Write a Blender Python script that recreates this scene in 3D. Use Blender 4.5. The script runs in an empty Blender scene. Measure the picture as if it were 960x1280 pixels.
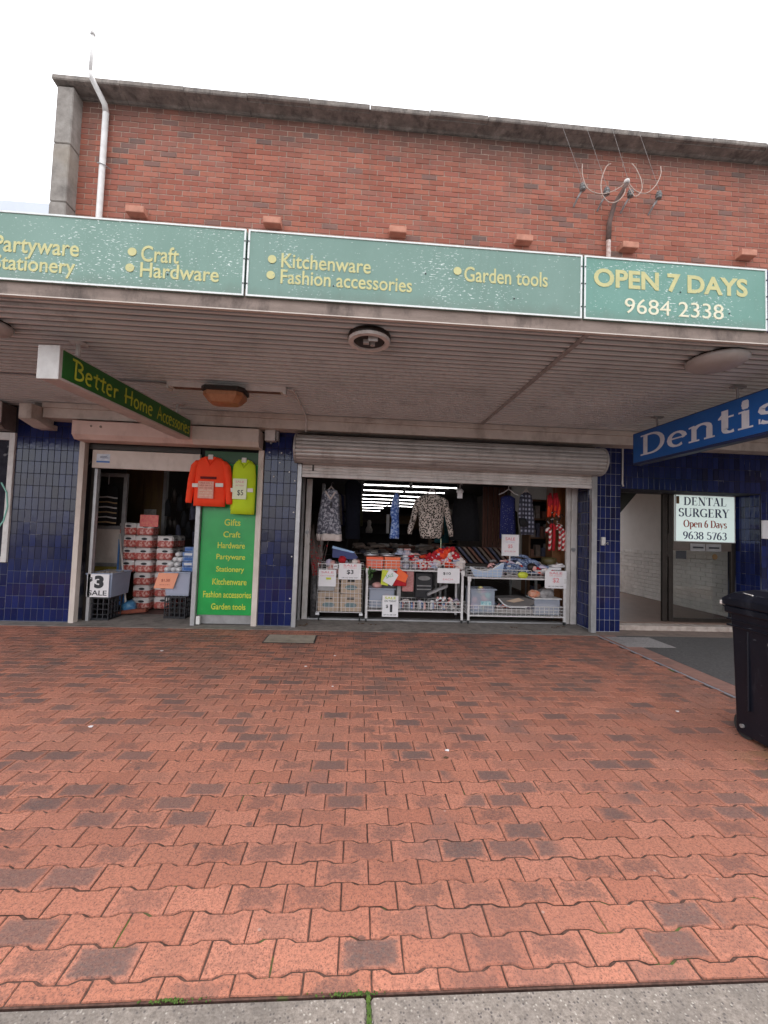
import bpy, math, random
from mathutils import Vector, Matrix
random.seed(7)
R = math.radians
S = bpy.context.scene
COL = S.collection

# ------------------------------------------------------------------ camera
CAM = Vector((0.0, -6.15, 1.5))
yaw, pit, rol = R(3.5), R(2.55), R(1.9)
f = Vector((math.sin(yaw)*math.cos(pit), math.cos(yaw)*math.cos(pit), math.sin(pit)))
r = f.cross(Vector((0, 0, 1))).normalized(); u = r.cross(f)
r2 = r*math.cos(rol) + u*math.sin(rol); u2 = u*math.cos(rol) - r*math.sin(rol)
cd = bpy.data.cameras.new('camera'); co = bpy.data.objects.new('camera', cd); COL.objects.link(co)
M3 = Matrix((r2, u2, -f)).transposed().to_4x4(); M3.translation = CAM
co.matrix_world = M3
cd.sensor_fit = 'VERTICAL'; cd.sensor_height = 36; cd.sensor_width = 27; cd.lens = 500/1280*36
cd.clip_start = 0.05; cd.clip_end = 2000
S.camera = co
S.render.resolution_x = 768; S.render.resolution_y = 1024

# ------------------------------------------------------------------ world, sun, exposure
W = bpy.data.worlds.new('World'); S.world = W; W.use_nodes = True
wn = W.node_tree.nodes; wl = W.node_tree.links
for n in list(wn): wn.remove(n)
SUN_EL, SUN_AZ = R(66), R(25)
sky = wn.new('ShaderNodeTexSky'); sky.sky_type = 'NISHITA'; sky.sun_disc = False
sky.sun_elevation = SUN_EL; sky.sun_rotation = SUN_AZ
tcw = wn.new('ShaderNodeTexCoord'); nzw = wn.new('ShaderNodeTexNoise'); nzw.inputs['Scale'].default_value = 2.5; nzw.inputs['Detail'].default_value = 5
wl.new(tcw.outputs['Generated'], nzw.inputs['Vector'])
crw = wn.new('ShaderNodeValToRGB'); crw.color_ramp.elements[0].position = .3; crw.color_ramp.elements[0].color = (9.3, 9.5, 10.0, 1)
crw.color_ramp.elements[1].position = .75; crw.color_ramp.elements[1].color = (11.6, 11.7, 11.9, 1)
wl.new(nzw.outputs['Fac'], crw.inputs['Fac'])
mxw = wn.new('ShaderNodeMix'); mxw.data_type = 'RGBA'; mxw.inputs['Factor'].default_value = .9
wl.new(sky.outputs[0], mxw.inputs[6]); wl.new(crw.outputs[0], mxw.inputs[7])
bg = wn.new('ShaderNodeBackground'); bg.inputs['Strength'].default_value = .1
wo = wn.new('ShaderNodeOutputWorld'); wl.new(mxw.outputs[2], bg.inputs['Color']); wl.new(bg.outputs[0], wo.inputs['Surface'])
sd = bpy.data.lights.new('sun', 'SUN'); sd.energy = 1.1; sd.angle = R(14); sd.color = (1, .96, .9)
so = bpy.data.objects.new('sun', sd); COL.objects.link(so)
sun_dir = Vector((math.sin(SUN_AZ)*math.cos(SUN_EL), math.cos(SUN_AZ)*math.cos(SUN_EL), math.sin(SUN_EL)))
so.rotation_euler = sun_dir.to_track_quat('Z', 'Y').to_euler(); so.location = (0, -20, 30)
S.view_settings.view_transform = 'Standard'; S.view_settings.look = 'None'; S.view_settings.gamma = 1
S.view_settings.exposure = 1.27
S.render.engine = 'CYCLES'
S.cycles.max_bounces = 8; S.cycles.diffuse_bounces = 6

# ------------------------------------------------------------------ materials
class Mt:
    def __init__(s, name, rough=.6, metal=0, spec=.5):
        s.m = bpy.data.materials.new(name); s.m.use_nodes = True
        s.t = s.m.node_tree; s.n = s.t.nodes; s.l = s.t.links
        s.b = s.n['Principled BSDF']; s.b.inputs['Roughness'].default_value = rough
        s.b.inputs['Metallic'].default_value = metal; s.b.inputs['Specular IOR Level'].default_value = spec
        s.geo = s.n.new('ShaderNodeNewGeometry'); s.c = None; s.bump_h = None
    def node(s, t, **kw):
        n = s.n.new(t)
        for k, v in kw.items(): setattr(n, k, v)
        return n
    def pos(s, sc=(1, 1, 1), rot=(0, 0, 0), obj=False):
        mp = s.node('ShaderNodeMapping'); mp.inputs['Scale'].default_value = sc; mp.inputs['Rotation'].default_value = rot
        if obj:
            tc = s.node('ShaderNodeTexCoord'); s.l.new(tc.outputs['Object'], mp.inputs[0])
        else: s.l.new(s.geo.outputs['Position'], mp.inputs[0])
        return mp.outputs[0]
    def noise(s, scale, sc=(1, 1, 1), rot=(0, 0, 0), detail=4, rough=.6, obj=False):
        n = s.node('ShaderNodeTexNoise'); n.inputs['Scale'].default_value = scale
        n.inputs['Detail'].default_value = detail; n.inputs['Roughness'].default_value = rough
        s.l.new(s.pos(sc, rot, obj), n.inputs['Vector']); return n.outputs['Fac']
    def vor(s, scale, sc=(1, 1, 1), rot=(0, 0, 0), out='Distance', obj=False):
        n = s.node('ShaderNodeTexVoronoi'); n.inputs['Scale'].default_value = scale
        s.l.new(s.pos(sc, rot, obj), n.inputs['Vector']); return n.outputs[out]
    def rng(s, sock, a, b, lo=0, hi=1):
        n = s.node('ShaderNodeMapRange'); s.l.new(sock, n.inputs[0])
        n.inputs[1].default_value = a; n.inputs[2].default_value = b; n.inputs[3].default_value = lo; n.inputs[4].default_value = hi
        return n.outputs[0]
    def math(s, op, a, b=None):
        n = s.node('ShaderNodeMath', operation=op)
        for i, x in enumerate((a, b)):
            if x is None: continue
            if isinstance(x, (int, float)): n.inputs[i].default_value = x
            else: s.l.new(x, n.inputs[i])
        return n.outputs[0]
    def ramp(s, sock, stops, const=False):
        n = s.node('ShaderNodeValToRGB'); cr = n.color_ramp
        if const: cr.interpolation = 'CONSTANT'
        while len(cr.elements) < len(stops): cr.elements.new(.5)
        for e, (p, c) in zip(cr.elements, stops): e.position = p; e.color = (*c, 1)
        s.l.new(sock, n.inputs[0]); return n.outputs[0]
    def mix(s, fac, a, b, mode='MIX'):
        n = s.node('ShaderNodeMix', data_type='RGBA', blend_type=mode)
        for i, x in ((0, fac), (6, a), (7, b)):
            if isinstance(x, (int, float)): n.inputs[i].default_value = x
            elif isinstance(x, tuple): n.inputs[i].default_value = (*x, 1)
            else: s.l.new(x, n.inputs[i])
        return n.outputs[2]
    def rand(s):
        oi = s.node('ShaderNodeObjectInfo')
        return s.math('FRACT', s.math('ADD', s.geo.outputs['Random Per Island'], oi.outputs['Random']))
    def xyz(s, k):
        n = s.node('ShaderNodeSeparateXYZ'); s.l.new(s.geo.outputs['Position'], n.inputs[0]); return n.outputs[k]
    def over(s, fac, col): s.c = s.mix(fac, s.c, col); return s
    def bump(s, h, strength=.3, dist=.005):
        n = s.node('ShaderNodeBump'); n.inputs['Strength'].default_value = strength; n.inputs['Distance'].default_value = dist
        s.l.new(h, n.inputs['Height']); s.l.new(n.outputs[0], s.b.inputs['Normal']); return s
    def done(s):
        if s.c is not None: s.l.new(s.c, s.b.inputs['Base Color'])
        return s.m

def mat(name, c1, c2=None, scale=10, rough=.6, metal=0, bump=0, bs=80, var=0, grime=0, gcol=(.05, .04, .03), spec=.5, sc=(1, 1, 1)):
    t = Mt(name, rough, metal, spec)
    if c2 is None: c2 = tuple(x*.8 for x in c1)
    t.c = t.ramp(t.noise(scale, sc), [(.32, c1), (.68, c2)])
    if var:
        v = t.rng(t.rand(), 0, 1, 1-var, 1+var)
        cb = t.node('ShaderNodeCombineColor'); [t.l.new(v, cb.inputs[i]) for i in range(3)]
        t.c = t.mix(1.0, t.c, cb.outputs[0], 'MULTIPLY')
    if grime: t.over(t.rng(t.noise(3.1, (1, 1, .5), detail=7, rough=.7), .5, .72, 0, grime), gcol)
    if bump: t.bump(t.noise(bs, detail=3), bump)
    return t.done()

# brick of the upper wall
t = Mt('brick_clay', .85)
rd = t.rand()
t.c = t.ramp(rd, [(0, (.28, .082, .050)), (.25, (.35, .112, .068)), (.5, (.31, .098, .066)), (.74, (.38, .128, .082)), (.90, (.27, .105, .075)), (.955, (.17, .095, .08)), (.985, (.12, .085, .075))], True)
t.c = t.mix(t.rng(t.noise(22, detail=6), .35, .75, 0, .55), t.c, (.27, .09, .06))
t.over(t.rng(t.noise(1.0, detail=6, rough=.7), .5, .75, 0, .45), (.30, .17, .13))
t.over(t.rng(t.noise(2.6, (1, 1, .18), detail=6, rough=.7), .52, .68, 0, .5), (.15, .09, .07))
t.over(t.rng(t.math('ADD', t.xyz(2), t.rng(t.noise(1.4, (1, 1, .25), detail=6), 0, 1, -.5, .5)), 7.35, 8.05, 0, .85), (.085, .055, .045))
t.over(t.rng(t.noise(9, detail=7, rough=.75), .72, .76, 0, .5), (.6, .5, .45))
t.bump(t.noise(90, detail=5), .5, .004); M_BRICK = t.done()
M_MORTAR = mat('wall_mortar', (.44, .33, .27), (.26, .18, .14), 14, .95, bump=.4)
M_CONC = None
t = Mt('weathered_concrete', .9)
t.c = t.ramp(t.noise(5, detail=8, rough=.7), [(.3, (.16, .14, .125)), (.5, (.27, .24, .215)), (.7, (.36, .33, .30))])
t.over(t.rng(t.noise(3, (1, 1, .15), detail=8, rough=.75), .52, .72, 0, .55), (.10, .09, .08))
t.over(t.rng(t.noise(1.1, detail=3), .55, .7, 0, .4), (.33, .27, .2))
t.bump(t.noise(60, detail=6), .5, .006); M_CONC = t.done()
t = Mt('coping_concrete', .95)
t.c = t.ramp(t.noise(6, detail=8, rough=.7), [(.3, (.14, .12, .108)), (.55, (.25, .215, .19)), (.75, (.40, .35, .31))])
t.over(t.rng(t.noise(5, (1, 1, .3), detail=8, rough=.75), .5, .66, 0, .75), (.06, .052, .048))
t.bump(t.noise(60, detail=6), .6, .008); M_COPE = t.done()
# clay paver: grey worn middle on some, island random tone
t = Mt('clay_paver', .85)
rd = t.rand()
t.c = t.ramp(rd, [(0, (.41, .148, .088)), (.25, (.53, .205, .128)), (.5, (.46, .172, .104)), (.75, (.56, .222, .142)), (1, (.43, .155, .094))])
t.c = t.mix(t.rng(t.noise(3.0, detail=3), .4, .7, 0, .5), t.c, (.48, .172, .106))
uv = t.node('ShaderNodeUVMap'); sx = t.node('ShaderNodeSeparateXYZ'); t.l.new(uv.outputs[0], sx.inputs[0])
ex = t.math('ABSOLUTE', t.math('SUBTRACT', sx.outputs[0], .5)); ey = t.math('ABSOLUTE', t.math('SUBTRACT', sx.outputs[1], .5))
ns = t.rng(t.noise(19, detail=6, rough=.75), .2, .8, -.34, .34)
mk = t.math('MULTIPLY', t.rng(t.math('ADD', ex, ns), .43, .25), t.rng(t.math('ADD', ey, ns), .42, .26))
sel = t.rng(t.math('FRACT', t.math('MULTIPLY', rd, 7.31)), .38, .85, 0, 1)
streak = t.rng(t.noise(60, (.8, 1.3, 1), (0, 0, .6), detail=6, rough=.8), .36, .62, .25, 1)
t.over(t.math('MULTIPLY', t.math('MULTIPLY', mk, sel), t.math('MULTIPLY', streak, .8)), (.10, .062, .055))
mk2 = t.math('MULTIPLY', t.rng(t.math('ADD', ex, t.math('MULTIPLY', ns, .25)), .46, .38), t.rng(t.math('ADD', ey, t.math('MULTIPLY', ns, .25)), .46, .34))
sel2 = t.rng(t.math('ADD', t.math('FRACT', t.math('MULTIPLY', rd, 13.7)), t.rng(t.noise(1.1, detail=2), .35, .65, -.12, .12)), .80, .83)
t.over(t.math('MULTIPLY', t.math('MULTIPLY', mk2, sel2), t.rng(streak, .25, 1, .5, .85)), (.10, .082, .078))
t.over(t.rng(t.noise(75, detail=6, rough=.85), .46, .64, 0, .85), (.15, .062, .047))
t.over(t.rng(t.noise(150, detail=4, rough=.85), .57, .63, 0, .85), (.06, .03, .027))
t.over(t.rng(t.noise(33, detail=6, rough=.8), .52, .70, 0, .5), (.17, .075, .058))
t.over(t.rng(t.noise(70, detail=4, rough=.75), .60, .70, 0, .4), (.60, .32, .24))
t.over(t.rng(t.noise(.8, (1, 1, 1), detail=6, rough=.65), .5, .7, 0, .35), (.25, .10, .075))
t.over(t.math('MULTIPLY', t.rng(t.math('FRACT', t.math('MULTIPLY', rd, 3.77)), .70, .72), t.math('MULTIPLY', t.rng(t.noise(.9, detail=3), .55, .66), t.rng(t.noise(18, detail=5, rough=.7), .3, .7, .15, .62))), (.14, .095, .088))
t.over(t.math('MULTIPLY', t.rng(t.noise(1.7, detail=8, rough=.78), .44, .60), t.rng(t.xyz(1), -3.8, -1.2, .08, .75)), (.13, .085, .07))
t.over(t.math('MULTIPLY', t.rng(t.vor(3.1), .06, .045), .7), (.10, .06, .052))
t.over(t.math('MULTIPLY', t.rng(t.vor(4.7, (1, 1.1, 1), (0, 0, 1)), .035, .025), .6), (.45, .33, .28))
mossy = t.math('MULTIPLY', t.rng(t.xyz(0), 2.6, 3.0), t.rng(t.xyz(1), -3.2, -3.6))
t.over(t.math('MULTIPLY', mossy, t.rng(t.noise(8, detail=5), .42, .55, 0, .7)), (.12, .13, .03))
t.bump(t.math('ADD', t.noise(150, detail=5, rough=.8), t.noise(35, detail=4)), .9, .005); M_PAVER = t.done()
t = Mt('joint_sand', 1)
t.c = t.ramp(t.noise(60, detail=5), [(.35, (.05, .025, .018)), (.7, (.12, .06, .045))])
t.over(t.rng(t.noise(2.3, detail=5, rough=.7), .60, .66, 0, .9), (.07, .12, .02))
t.bump(t.noise(150), .6, .004); M_SAND = t.done()
t = Mt('exposed_aggregate', .9)
t.c = t.ramp(t.noise(50, detail=7, rough=.8), [(.3, (.12, .10, .088)), (.5, (.21, .175, .15)), (.7, (.31, .265, .235))])
vc = t.vor(105, out='Distance'); vcol = t.vor(105, out='Color')
hs = t.node('ShaderNodeSeparateXYZ'); t.l.new(vcol, hs.inputs[0])
t.over(t.math('MULTIPLY', t.rng(vc, .42, .28), t.rng(hs.outputs[0], .80, .85)), (.38, .34, .30))
t.over(t.math('MULTIPLY', t.rng(vc, .45, .3), t.rng(hs.outputs[1], .72, .77)), (.09, .075, .07))
t.over(t.rng(t.noise(3, detail=5), .5, .7, 0, .5), (.13, .11, .1))
t.over(t.rng(t.noise(1.7, detail=7, rough=.75), .5, .68, 0, .6), (.10, .085, .075))
t.over(t.math('MULTIPLY', t.rng(t.vor(3.4), .07, .05), .7), (.07, .06, .055))
t.bump(t.math('SUBTRACT', 1, vc), .8, .006); M_AGG = t.done()
M_ASPH = mat('old_asphalt', (.060, .055, .055), (.10, .09, .088), 30, .92, bump=.6, bs=220, grime=.3)
M_APRON = mat('shop_apron_concrete', (.17, .15, .135), (.27, .235, .21), 9, .9, bump=.35, grime=.7)
t = Mt('blue_glazed_tile', .12, spec=.42)
rd = t.rand()
t.c = t.ramp(rd, [(0, (.006, .011, .060)), (.3, (.009, .016, .082)), (.6, (.012, .022, .11)), (.9, (.006, .008, .04)), (1, (.016, .025, .11))])
zz = t.math('ADD', t.xyz(2), t.rng(t.noise(2.2, detail=5), 0, 1, -.35, .35))
band = t.math('MULTIPLY', t.rng(zz, .75, 1.3), t.rng(zz, 2.45, 2.05))
painted_sheen = t.math('MULTIPLY', band, t.rng(t.math('ADD', t.math('MULTIPLY', t.math('FRACT', t.math('MULTIPLY', rd, 5.7)), .5), t.noise(1.6, detail=3)), .50, .90, .15, .60))
painted_sheen = t.math('MULTIPLY', painted_sheen, t.rng(t.xyz(0), 1.0, 3.0, 1, .10))
t.over(painted_sheen, (.060, .056, .066))  # grey mid-height band paints the sky's reflection into the tile colour
t.over(t.rng(t.noise(40, detail=6, rough=.7), .64, .7, 0, .35), (.16, .17, .22))
t.l.new(t.rng(painted_sheen, 0, 1, .08, .34), t.b.inputs['Roughness'])
t.bump(t.noise(14), .12, .01); M_TILE = t.done()
t = Mt('tile_grout', .95)
t.c = t.ramp(t.noise(9), [(.35, (.012, .012, .022)), (.65, (.03, .03, .045))])
t.over(t.rng(t.math('ADD', t.xyz(2), t.rng(t.noise(3), 0, 1, -.2, .2)), .95, .75, 0, .8), (.13, .14, .20))
t.over(t.rng(t.noise(2.6, detail=4), .60, .64, 0, .7), (.30, .30, .32)); M_GROUT = t.done()
M_GROUTW = mat('pale_grout', (.35, .35, .38), (.24, .24, .28), 12, .95)
t = Mt('soffit_paint_shaded_pans', .55)
t.c = t.ramp(t.noise(1.2, detail=5, rough=.6), [(.3, (.62, .62, .61)), (.7, (.76, .755, .74))])
t.over(t.rng(t.noise(1.6, detail=8, rough=.7), .55, .75, 0, .5), (.16, .13, .12))
t.over(t.math('MULTIPLY', t.rng(t.xyz(2), 3.165, 3.172), t.rng(t.noise(1.9, detail=5), .3, .6, .5, .75)), (.17, .145, .13)); M_SOFF = t.done()  # pans coloured darker than the ribs, recess shade painted in for contrast
M_STRIP = mat('soffit_cover_strip', (.30, .28, .27), (.38, .36, .35), 14, .6, grime=.5)
M_FASC = mat('rusted_fascia_strip', (.30, .23, .195), (.20, .15, .125), 7, .8, grime=.9, gcol=(.03, .02, .018), bump=.3, sc=(.5, 1, 2))
M_BEAM = mat('cream_painted_timber', (.66, .59, .53), (.54, .47, .42), 6, .7, grime=.5, gcol=(.14, .09, .06), bump=.15)
M_PINK = mat('faded_pink_paint', (.72, .52, .45), (.64, .45, .39), 5, .65, grime=.35, gcol=(.2, .1, .07))
M_BEIGE = mat('beige_paint', (.66, .58, .52), (.58, .50, .44), 5, .65, grime=.35, gcol=(.2, .13, .09))
M_WHITE = mat('white_paint', (.72, .70, .68), (.60, .57, .55), 9, .5, grime=.2)
M_OFFW = mat('off_white_metal', (.70, .66, .63), (.60, .56, .53), 6, .5, grime=.45, gcol=(.2, .15, .12))
M_ALU = mat('silver_aluminium', (.46, .455, .46), (.36, .355, .36), 12, .42, .5, grime=.2)
M_GREY = mat('grey_painted_steel', (.33, .32, .32), (.25, .24, .24), 9, .5, .2, grime=.4)
M_BRONZE = mat('dark_bronze_frame', (.045, .035, .03), (.03, .024, .02), 9, .45, .5)
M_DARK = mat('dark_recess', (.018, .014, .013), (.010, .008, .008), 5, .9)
M_SLAT = mat('galvanised_slat', (.58, .55, .52), (.42, .39, .37), 4, .45, .35, grime=.5, gcol=(.12, .08, .06), var=.12, sc=(.4, 1, 3))
def sign_mat(name, c1, c2, side, dens=.585, hi=False):
    t = Mt(name, .45)
    t.c = t.ramp(t.noise(3, (1, 1, .6), detail=6), [(.3, c1), (.7, c2)])
    m = t.noise(30, (1, 1, 3.2), (0, side, 0), detail=3, rough=.7)
    d = t.rng(t.noise(1.3, detail=4), .42, .62, 0, .075)
    t.over(t.rng(t.math('ADD', m, d), dens+.08, dens+.105), (.72, .78, .74))
    t.over(t.rng(t.noise(60, detail=6, rough=.8), .6, .75, 0, .3), (.5, .62, .56))
    t.over(t.math('MULTIPLY', t.rng(t.math('ADD', t.xyz(2), t.rng(t.noise(5, (1, 1, .3), detail=6, rough=.7), 0, 1, -.09, .09)), 3.33, 3.24), .45), (.12, .15, .12))
    t.over(t.rng(t.noise(4, (1, 1, .12), detail=6, rough=.75), .56, .72, 0, .30), (.10, .16, .13))
    return t.done()
M_SIGN1 = sign_mat('faded_green_sign_print', (.14, .25, .20), (.175, .29, .24), -.45, .575)
M_SIGN2 = sign_mat('faded_green_sign_print_mid', (.14, .245, .20), (.17, .28, .235), -.3, .595)
M_SIGN3 = sign_mat('faded_green_sign_print_end', (.11, .265, .21), (.145, .31, .255), .08, .59)
t = Mt('faded_yellow_lettering', .6)
t.c = t.ramp(t.noise(8, detail=4), [(.3, (.60, .56, .26)), (.7, (.50, .47, .22))])
t.over(t.rng(t.noise(34, (1, 1, 2.6), (0, -.3, 0), detail=3, rough=.7), .62, .66, 0, .8), (.20, .34, .28))
t.over(t.rng(t.noise(60, detail=5, rough=.8), .60, .68, 0, .5), (.78, .78, .6)); M_YEL = t.done()
M_YEL2 = mat('lime_yellow_lettering', (.62, .66, .05), (.45, .50, .04), 30, .5)
M_PALE = mat('washed_out_lettering', (.80, .74, .60), (.72, .68, .45), 30, .6)
M_TRIM = mat('white_sign_edging', (.80, .82, .80), (.68, .70, .68), 30, .5)
t = Mt('green_window_film', .3)
t.c = t.ramp(t.noise(2.4, detail=2), [(.35, (.010, .28, .055)), (.65, (.015, .35, .07))])
t.over(t.rng(t.noise(6, detail=7, rough=.75), .60, .66, 0, .25), (.22, .42, .2)); M_GREEN = t.done()
M_GREENB = mat('green_lightbox_face', (.012, .10, .018), (.02, .14, .02), 3, .35)
M_BLUE = mat('blue_sign_face', (.014, .12, .42), (.012, .095, .34), 2, .35)
M_BLUEED = mat('blue_sign_casing', (.02, .03, .10), (.02, .03, .08), 5, .5)
M_SILV = mat('silver_lettering', (.76, .76, .80), (.66, .66, .72), 12, .4, grime=.2)
M_INK = mat('black_print', (.02, .02, .025), (.03, .03, .035), 30, .6)
M_NAVYINK = mat('navy_print', (.03, .035, .12), (.025, .03, .09), 30, .5)
M_REDINK = mat('brick_red_print', (.45, .10, .06), (.38, .08, .05), 30, .5)
M_PINKINK = mat('faded_red_print', (.75, .30, .30), (.65, .25, .3), 30, .5)
t = Mt('mint_lightbox_face', .3)
t.c = t.ramp(t.noise(2), [(.3, (.54, .64, .61)), (.7, (.60, .69, .66))])
t.l.new(t.c, t.b.inputs['Emission Color']); t.b.inputs['Emission Strength'].default_value = .28; M_MINT = t.done()
M_CARD = mat('white_card', (.80, .77, .78), (.74, .71, .72), 8, .7)
M_ORCARD = mat('salmon_card', (.85, .36, .22), (.80, .32, .2), 8, .7)
M_BLACK = mat('black_plastic', (.012, .012, .016), (.018, .018, .022), 8, .42)
def binm():
    t = Mt('black_bin_plastic', .34, spec=.35)
    t.c = t.ramp(t.noise(2), [(.3, (.004, .005, .010)), (.7, (.008, .009, .015))])
    t.over(t.rng(t.noise(7, (1, 1, .3), detail=8, rough=.75), .56, .78, 0, .5), (.075, .078, .095))
    t.over(t.rng(t.noise(40, (1, .2, 1), (.5, .3, 0), detail=3, rough=.8), .68, .71, 0, .5), (.16, .16, .18))
    t.bump(t.noise(160), .15, .002); return t.done()
M_BIN = binm()
M_RUB = mat('black_rubber', (.02, .02, .02), (.03, .03, .03), 8, .8)
M_WIRE = mat('white_coated_wire', (.72, .69, .68), (.60, .57, .56), 20, .45, grime=.2)
M_TUB = mat('blue_grey_tub_plastic', (.26, .31, .42), (.33, .38, .50), 3, .35)
def glass(name, col, rough=.05, alpha=.35):
    t = Mt(name, rough); t.b.inputs['Base Color'].default_value = (*col, 1); t.b.inputs['Alpha'].default_value = alpha; return t.m
M_CLEAR = glass('clear_plastic', (.55, .60, .72), .2, .45)
def real_glass(name):
    m = bpy.data.materials.new(name); m.use_nodes = True; n = m.node_tree.nodes; l = m.node_tree.links
    n.remove(n['Principled BSDF']); o = n['Material Output']
    tr = n.new('ShaderNodeBsdfTransparent'); tr.inputs[0].default_value = (.88, .89, .88, 1)
    gl = n.new('ShaderNodeBsdfGlossy'); gl.inputs['Roughness'].default_value = .015
    fr = n.new('ShaderNodeLayerWeight'); fr.inputs[0].default_value = .5
    pw = n.new('ShaderNodeMath'); pw.operation = 'POWER'; pw.inputs[1].default_value = 4; l.new(fr.outputs['Facing'], pw.inputs[0])
    ad = n.new('ShaderNodeMath'); ad.operation = 'MULTIPLY_ADD'; ad.inputs[1].default_value = .9; ad.inputs[2].default_value = .06; l.new(pw.outputs[0], ad.inputs[0])
    mx = n.new('ShaderNodeMixShader'); l.new(ad.outputs[0], mx.inputs[0]); l.new(tr.outputs[0], mx.inputs[1]); l.new(gl.outputs[0], mx.inputs[2]); l.new(mx.outputs[0], o.inputs[0])
    return m
M_GLASS = real_glass('door_glass')
def cloth(name, c1, c2, sc=20, **k): return mat(name, c1, c2, sc, .9, bump=.4, bs=130, **k)
M_HVO = mat('hi_vis_orange_fabric', (.95, .065, .012), (.90, .05, .01), 4, .8, bump=.3, bs=40)
M_HVY = mat('hi_vis_yellow_fabric', (.55, .72, .015), (.48, .64, .01), 4, .8, bump=.3, bs=40)
M_REFL = mat('reflective_tape', (.72, .66, .58), (.62, .55, .48), 20, .3)
t = Mt('leopard_print_knit', .95)
v = t.vor(40, obj=True); n_ = t.noise(60, obj=True)
t.c = t.ramp(t.math('ADD', v, t.rng(n_, 0, 1, -.12, .12)), [(.0, (.18, .11, .06)), (.16, (.02, .016, .014)), (.46, (.03, .024, .02)), (.52, (.50, .43, .38)), (1, (.60, .52, .46))]); M_LEO = t.done()
def pattern(name, a, b, c, sc, thr=.5):
    t = Mt(name, .9)
    t.c = t.ramp(t.noise(sc, obj=True, detail=3, rough=.7), [(.0, a), (thr-.06, a), (thr, b), (thr+.1, c)])
    return t.done()
M_DRESS = pattern('grey_white_print_cloth', (.10, .10, .13), (.16, .16, .20), (.52, .52, .57), 22)
M_SCARF = pattern('blue_white_print_cloth', (.04, .09, .32), (.09, .18, .48), (.40, .50, .70), 26)
t = Mt('navy_speckled_cloth', .9)
t.c = t.ramp(t.vor(34, obj=True), [(0, (.45, .45, .5)), (.13, (.3, .3, .4)), (.19, (.012, .016, .10)), (1, (.015, .02, .12))]); M_NAVYSP = t.done()
t = Mt('grey_plaid_cloth', .9)
wv = t.node('ShaderNodeTexWave'); wv.inputs['Scale'].default_value = 4.2; wv.bands_direction = 'Z'; wv.inputs['Distortion'].default_value = 1; t.l.new(t.pos(obj=True), wv.inputs[0])
wv2 = t.node('ShaderNodeTexWave'); wv2.inputs['Scale'].default_value = 5; wv2.bands_direction = 'X'; wv2.inputs['Distortion'].default_value = .6; t.l.new(t.pos(obj=True), wv2.inputs[0])
t.c = t.ramp(t.math('MULTIPLY', wv.outputs['Fac'], wv2.outputs['Fac']), [(0, (.03, .03, .045)), (.35, (.10, .10, .14)), (.8, (.34, .35, .44))]); M_PLAID = t.done()
M_BLKCL = cloth('black_cloth', (.008, .008, .010), (.014, .013, .016))
M_NAVYCL = cloth('midnight_cloth', (.008, .010, .022), (.012, .014, .03))
M_BRNCL = mat('brown_slatted_curtain', (.10, .032, .016), (.055, .02, .012), 30, .7, sc=(8, 1, .1))
M_WOOD = mat('orange_brown_board', (.26, .11, .04), (.18, .075, .03), 5, .6, sc=(1, 1, .3))
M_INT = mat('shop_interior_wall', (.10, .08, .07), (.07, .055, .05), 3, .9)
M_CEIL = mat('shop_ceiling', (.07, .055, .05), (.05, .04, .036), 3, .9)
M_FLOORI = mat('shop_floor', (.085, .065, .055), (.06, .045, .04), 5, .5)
M_CBOARD = mat('brown_cardboard', (.48, .36, .27), (.40, .29, .21), 6, .85)
def emis(name, c, s):
    t = Mt(name); t.b.inputs['Emission Color'].default_value = (*c, 1); t.b.inputs['Emission Strength'].default_value = s
    t.b.inputs['Base Color'].default_value = (.8, .8, .8, 1); return t.m
M_TUBE = emis('lit_fluorescent_tube', (1, .95, .93), 6.5)
M_AMBER = mat('amber_diffuser', (.33, .13, .055), (.42, .19, .09), 14, .35)
M_LAMPGL = mat('grey_white_diffuser', (.48, .45, .43), (.40, .37, .35), 6, .4, grime=.25)
M_RED = mat('red_plush', (.50, .012, .02), (.38, .01, .02), 30, .9, bump=.5)
M_ORRED = mat('orange_red_plush', (.80, .07, .015), (.65, .05, .015), 30, .9, bump=.5)
M_PLW = mat('cream_plush', (.75, .66, .62), (.66, .56, .52), 30, .9, bump=.5)
M_PNK = mat('pale_pink_plush', (.75, .42, .38), (.68, .34, .32), 30, .9, bump=.5)
M_LILAC = mat('lilac_plush', (.52, .44, .58), (.62, .55, .66), 30, .9, bump=.5)
M_PACK = Mt('tissue_pack_print', .4)
t = M_PACK
g_ = t.xyz(2)
t.c = t.ramp(t.noise(28, obj=True, detail=4), [(.3, (.72, .50, .44)), (.46, (.66, .32, .27)), (.55, (.46, .05, .04)), (.75, (.62, .18, .14))])
tcx = t.node('ShaderNodeTexCoord'); sp = t.node('ShaderNodeSeparateXYZ'); t.l.new(tcx.outputs['Object'], sp.inputs[0])
t.over(t.rng(sp.outputs[2], .115, .12), (.72, .68, .66)); M_PACK = t.done()
M_DENIM = pattern('denim_heap', (.05, .07, .15), (.12, .17, .30), (.35, .42, .56), 18)
M_HEAPS = [cloth('heap_cloth_%d' % i, c, tuple(x*.6 for x in c)) for i, c in enumerate([(.34, .29, .26), (.22, .16, .13), (.46, .41, .39), (.10, .10, .15), (.22, .10, .07), (.58, .52, .48)])]
M_WBRICK = mat('white_painted_brick', (.86, .82, .78), (.78, .74, .70), 5, .7, var=.05, grime=.2)
M_WPL = mat('white_interior_plaster', (.84, .79, .75), (.78, .73, .69), 4, .8)
M_TOKW = mat('white_plastic_bottle', (.74, .73, .73), (.66, .65, .66), 8, .35)
M_BLUEBX = mat('blue_carton_print', (.03, .10, .34), (.25, .34, .5), 40, .5)
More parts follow.
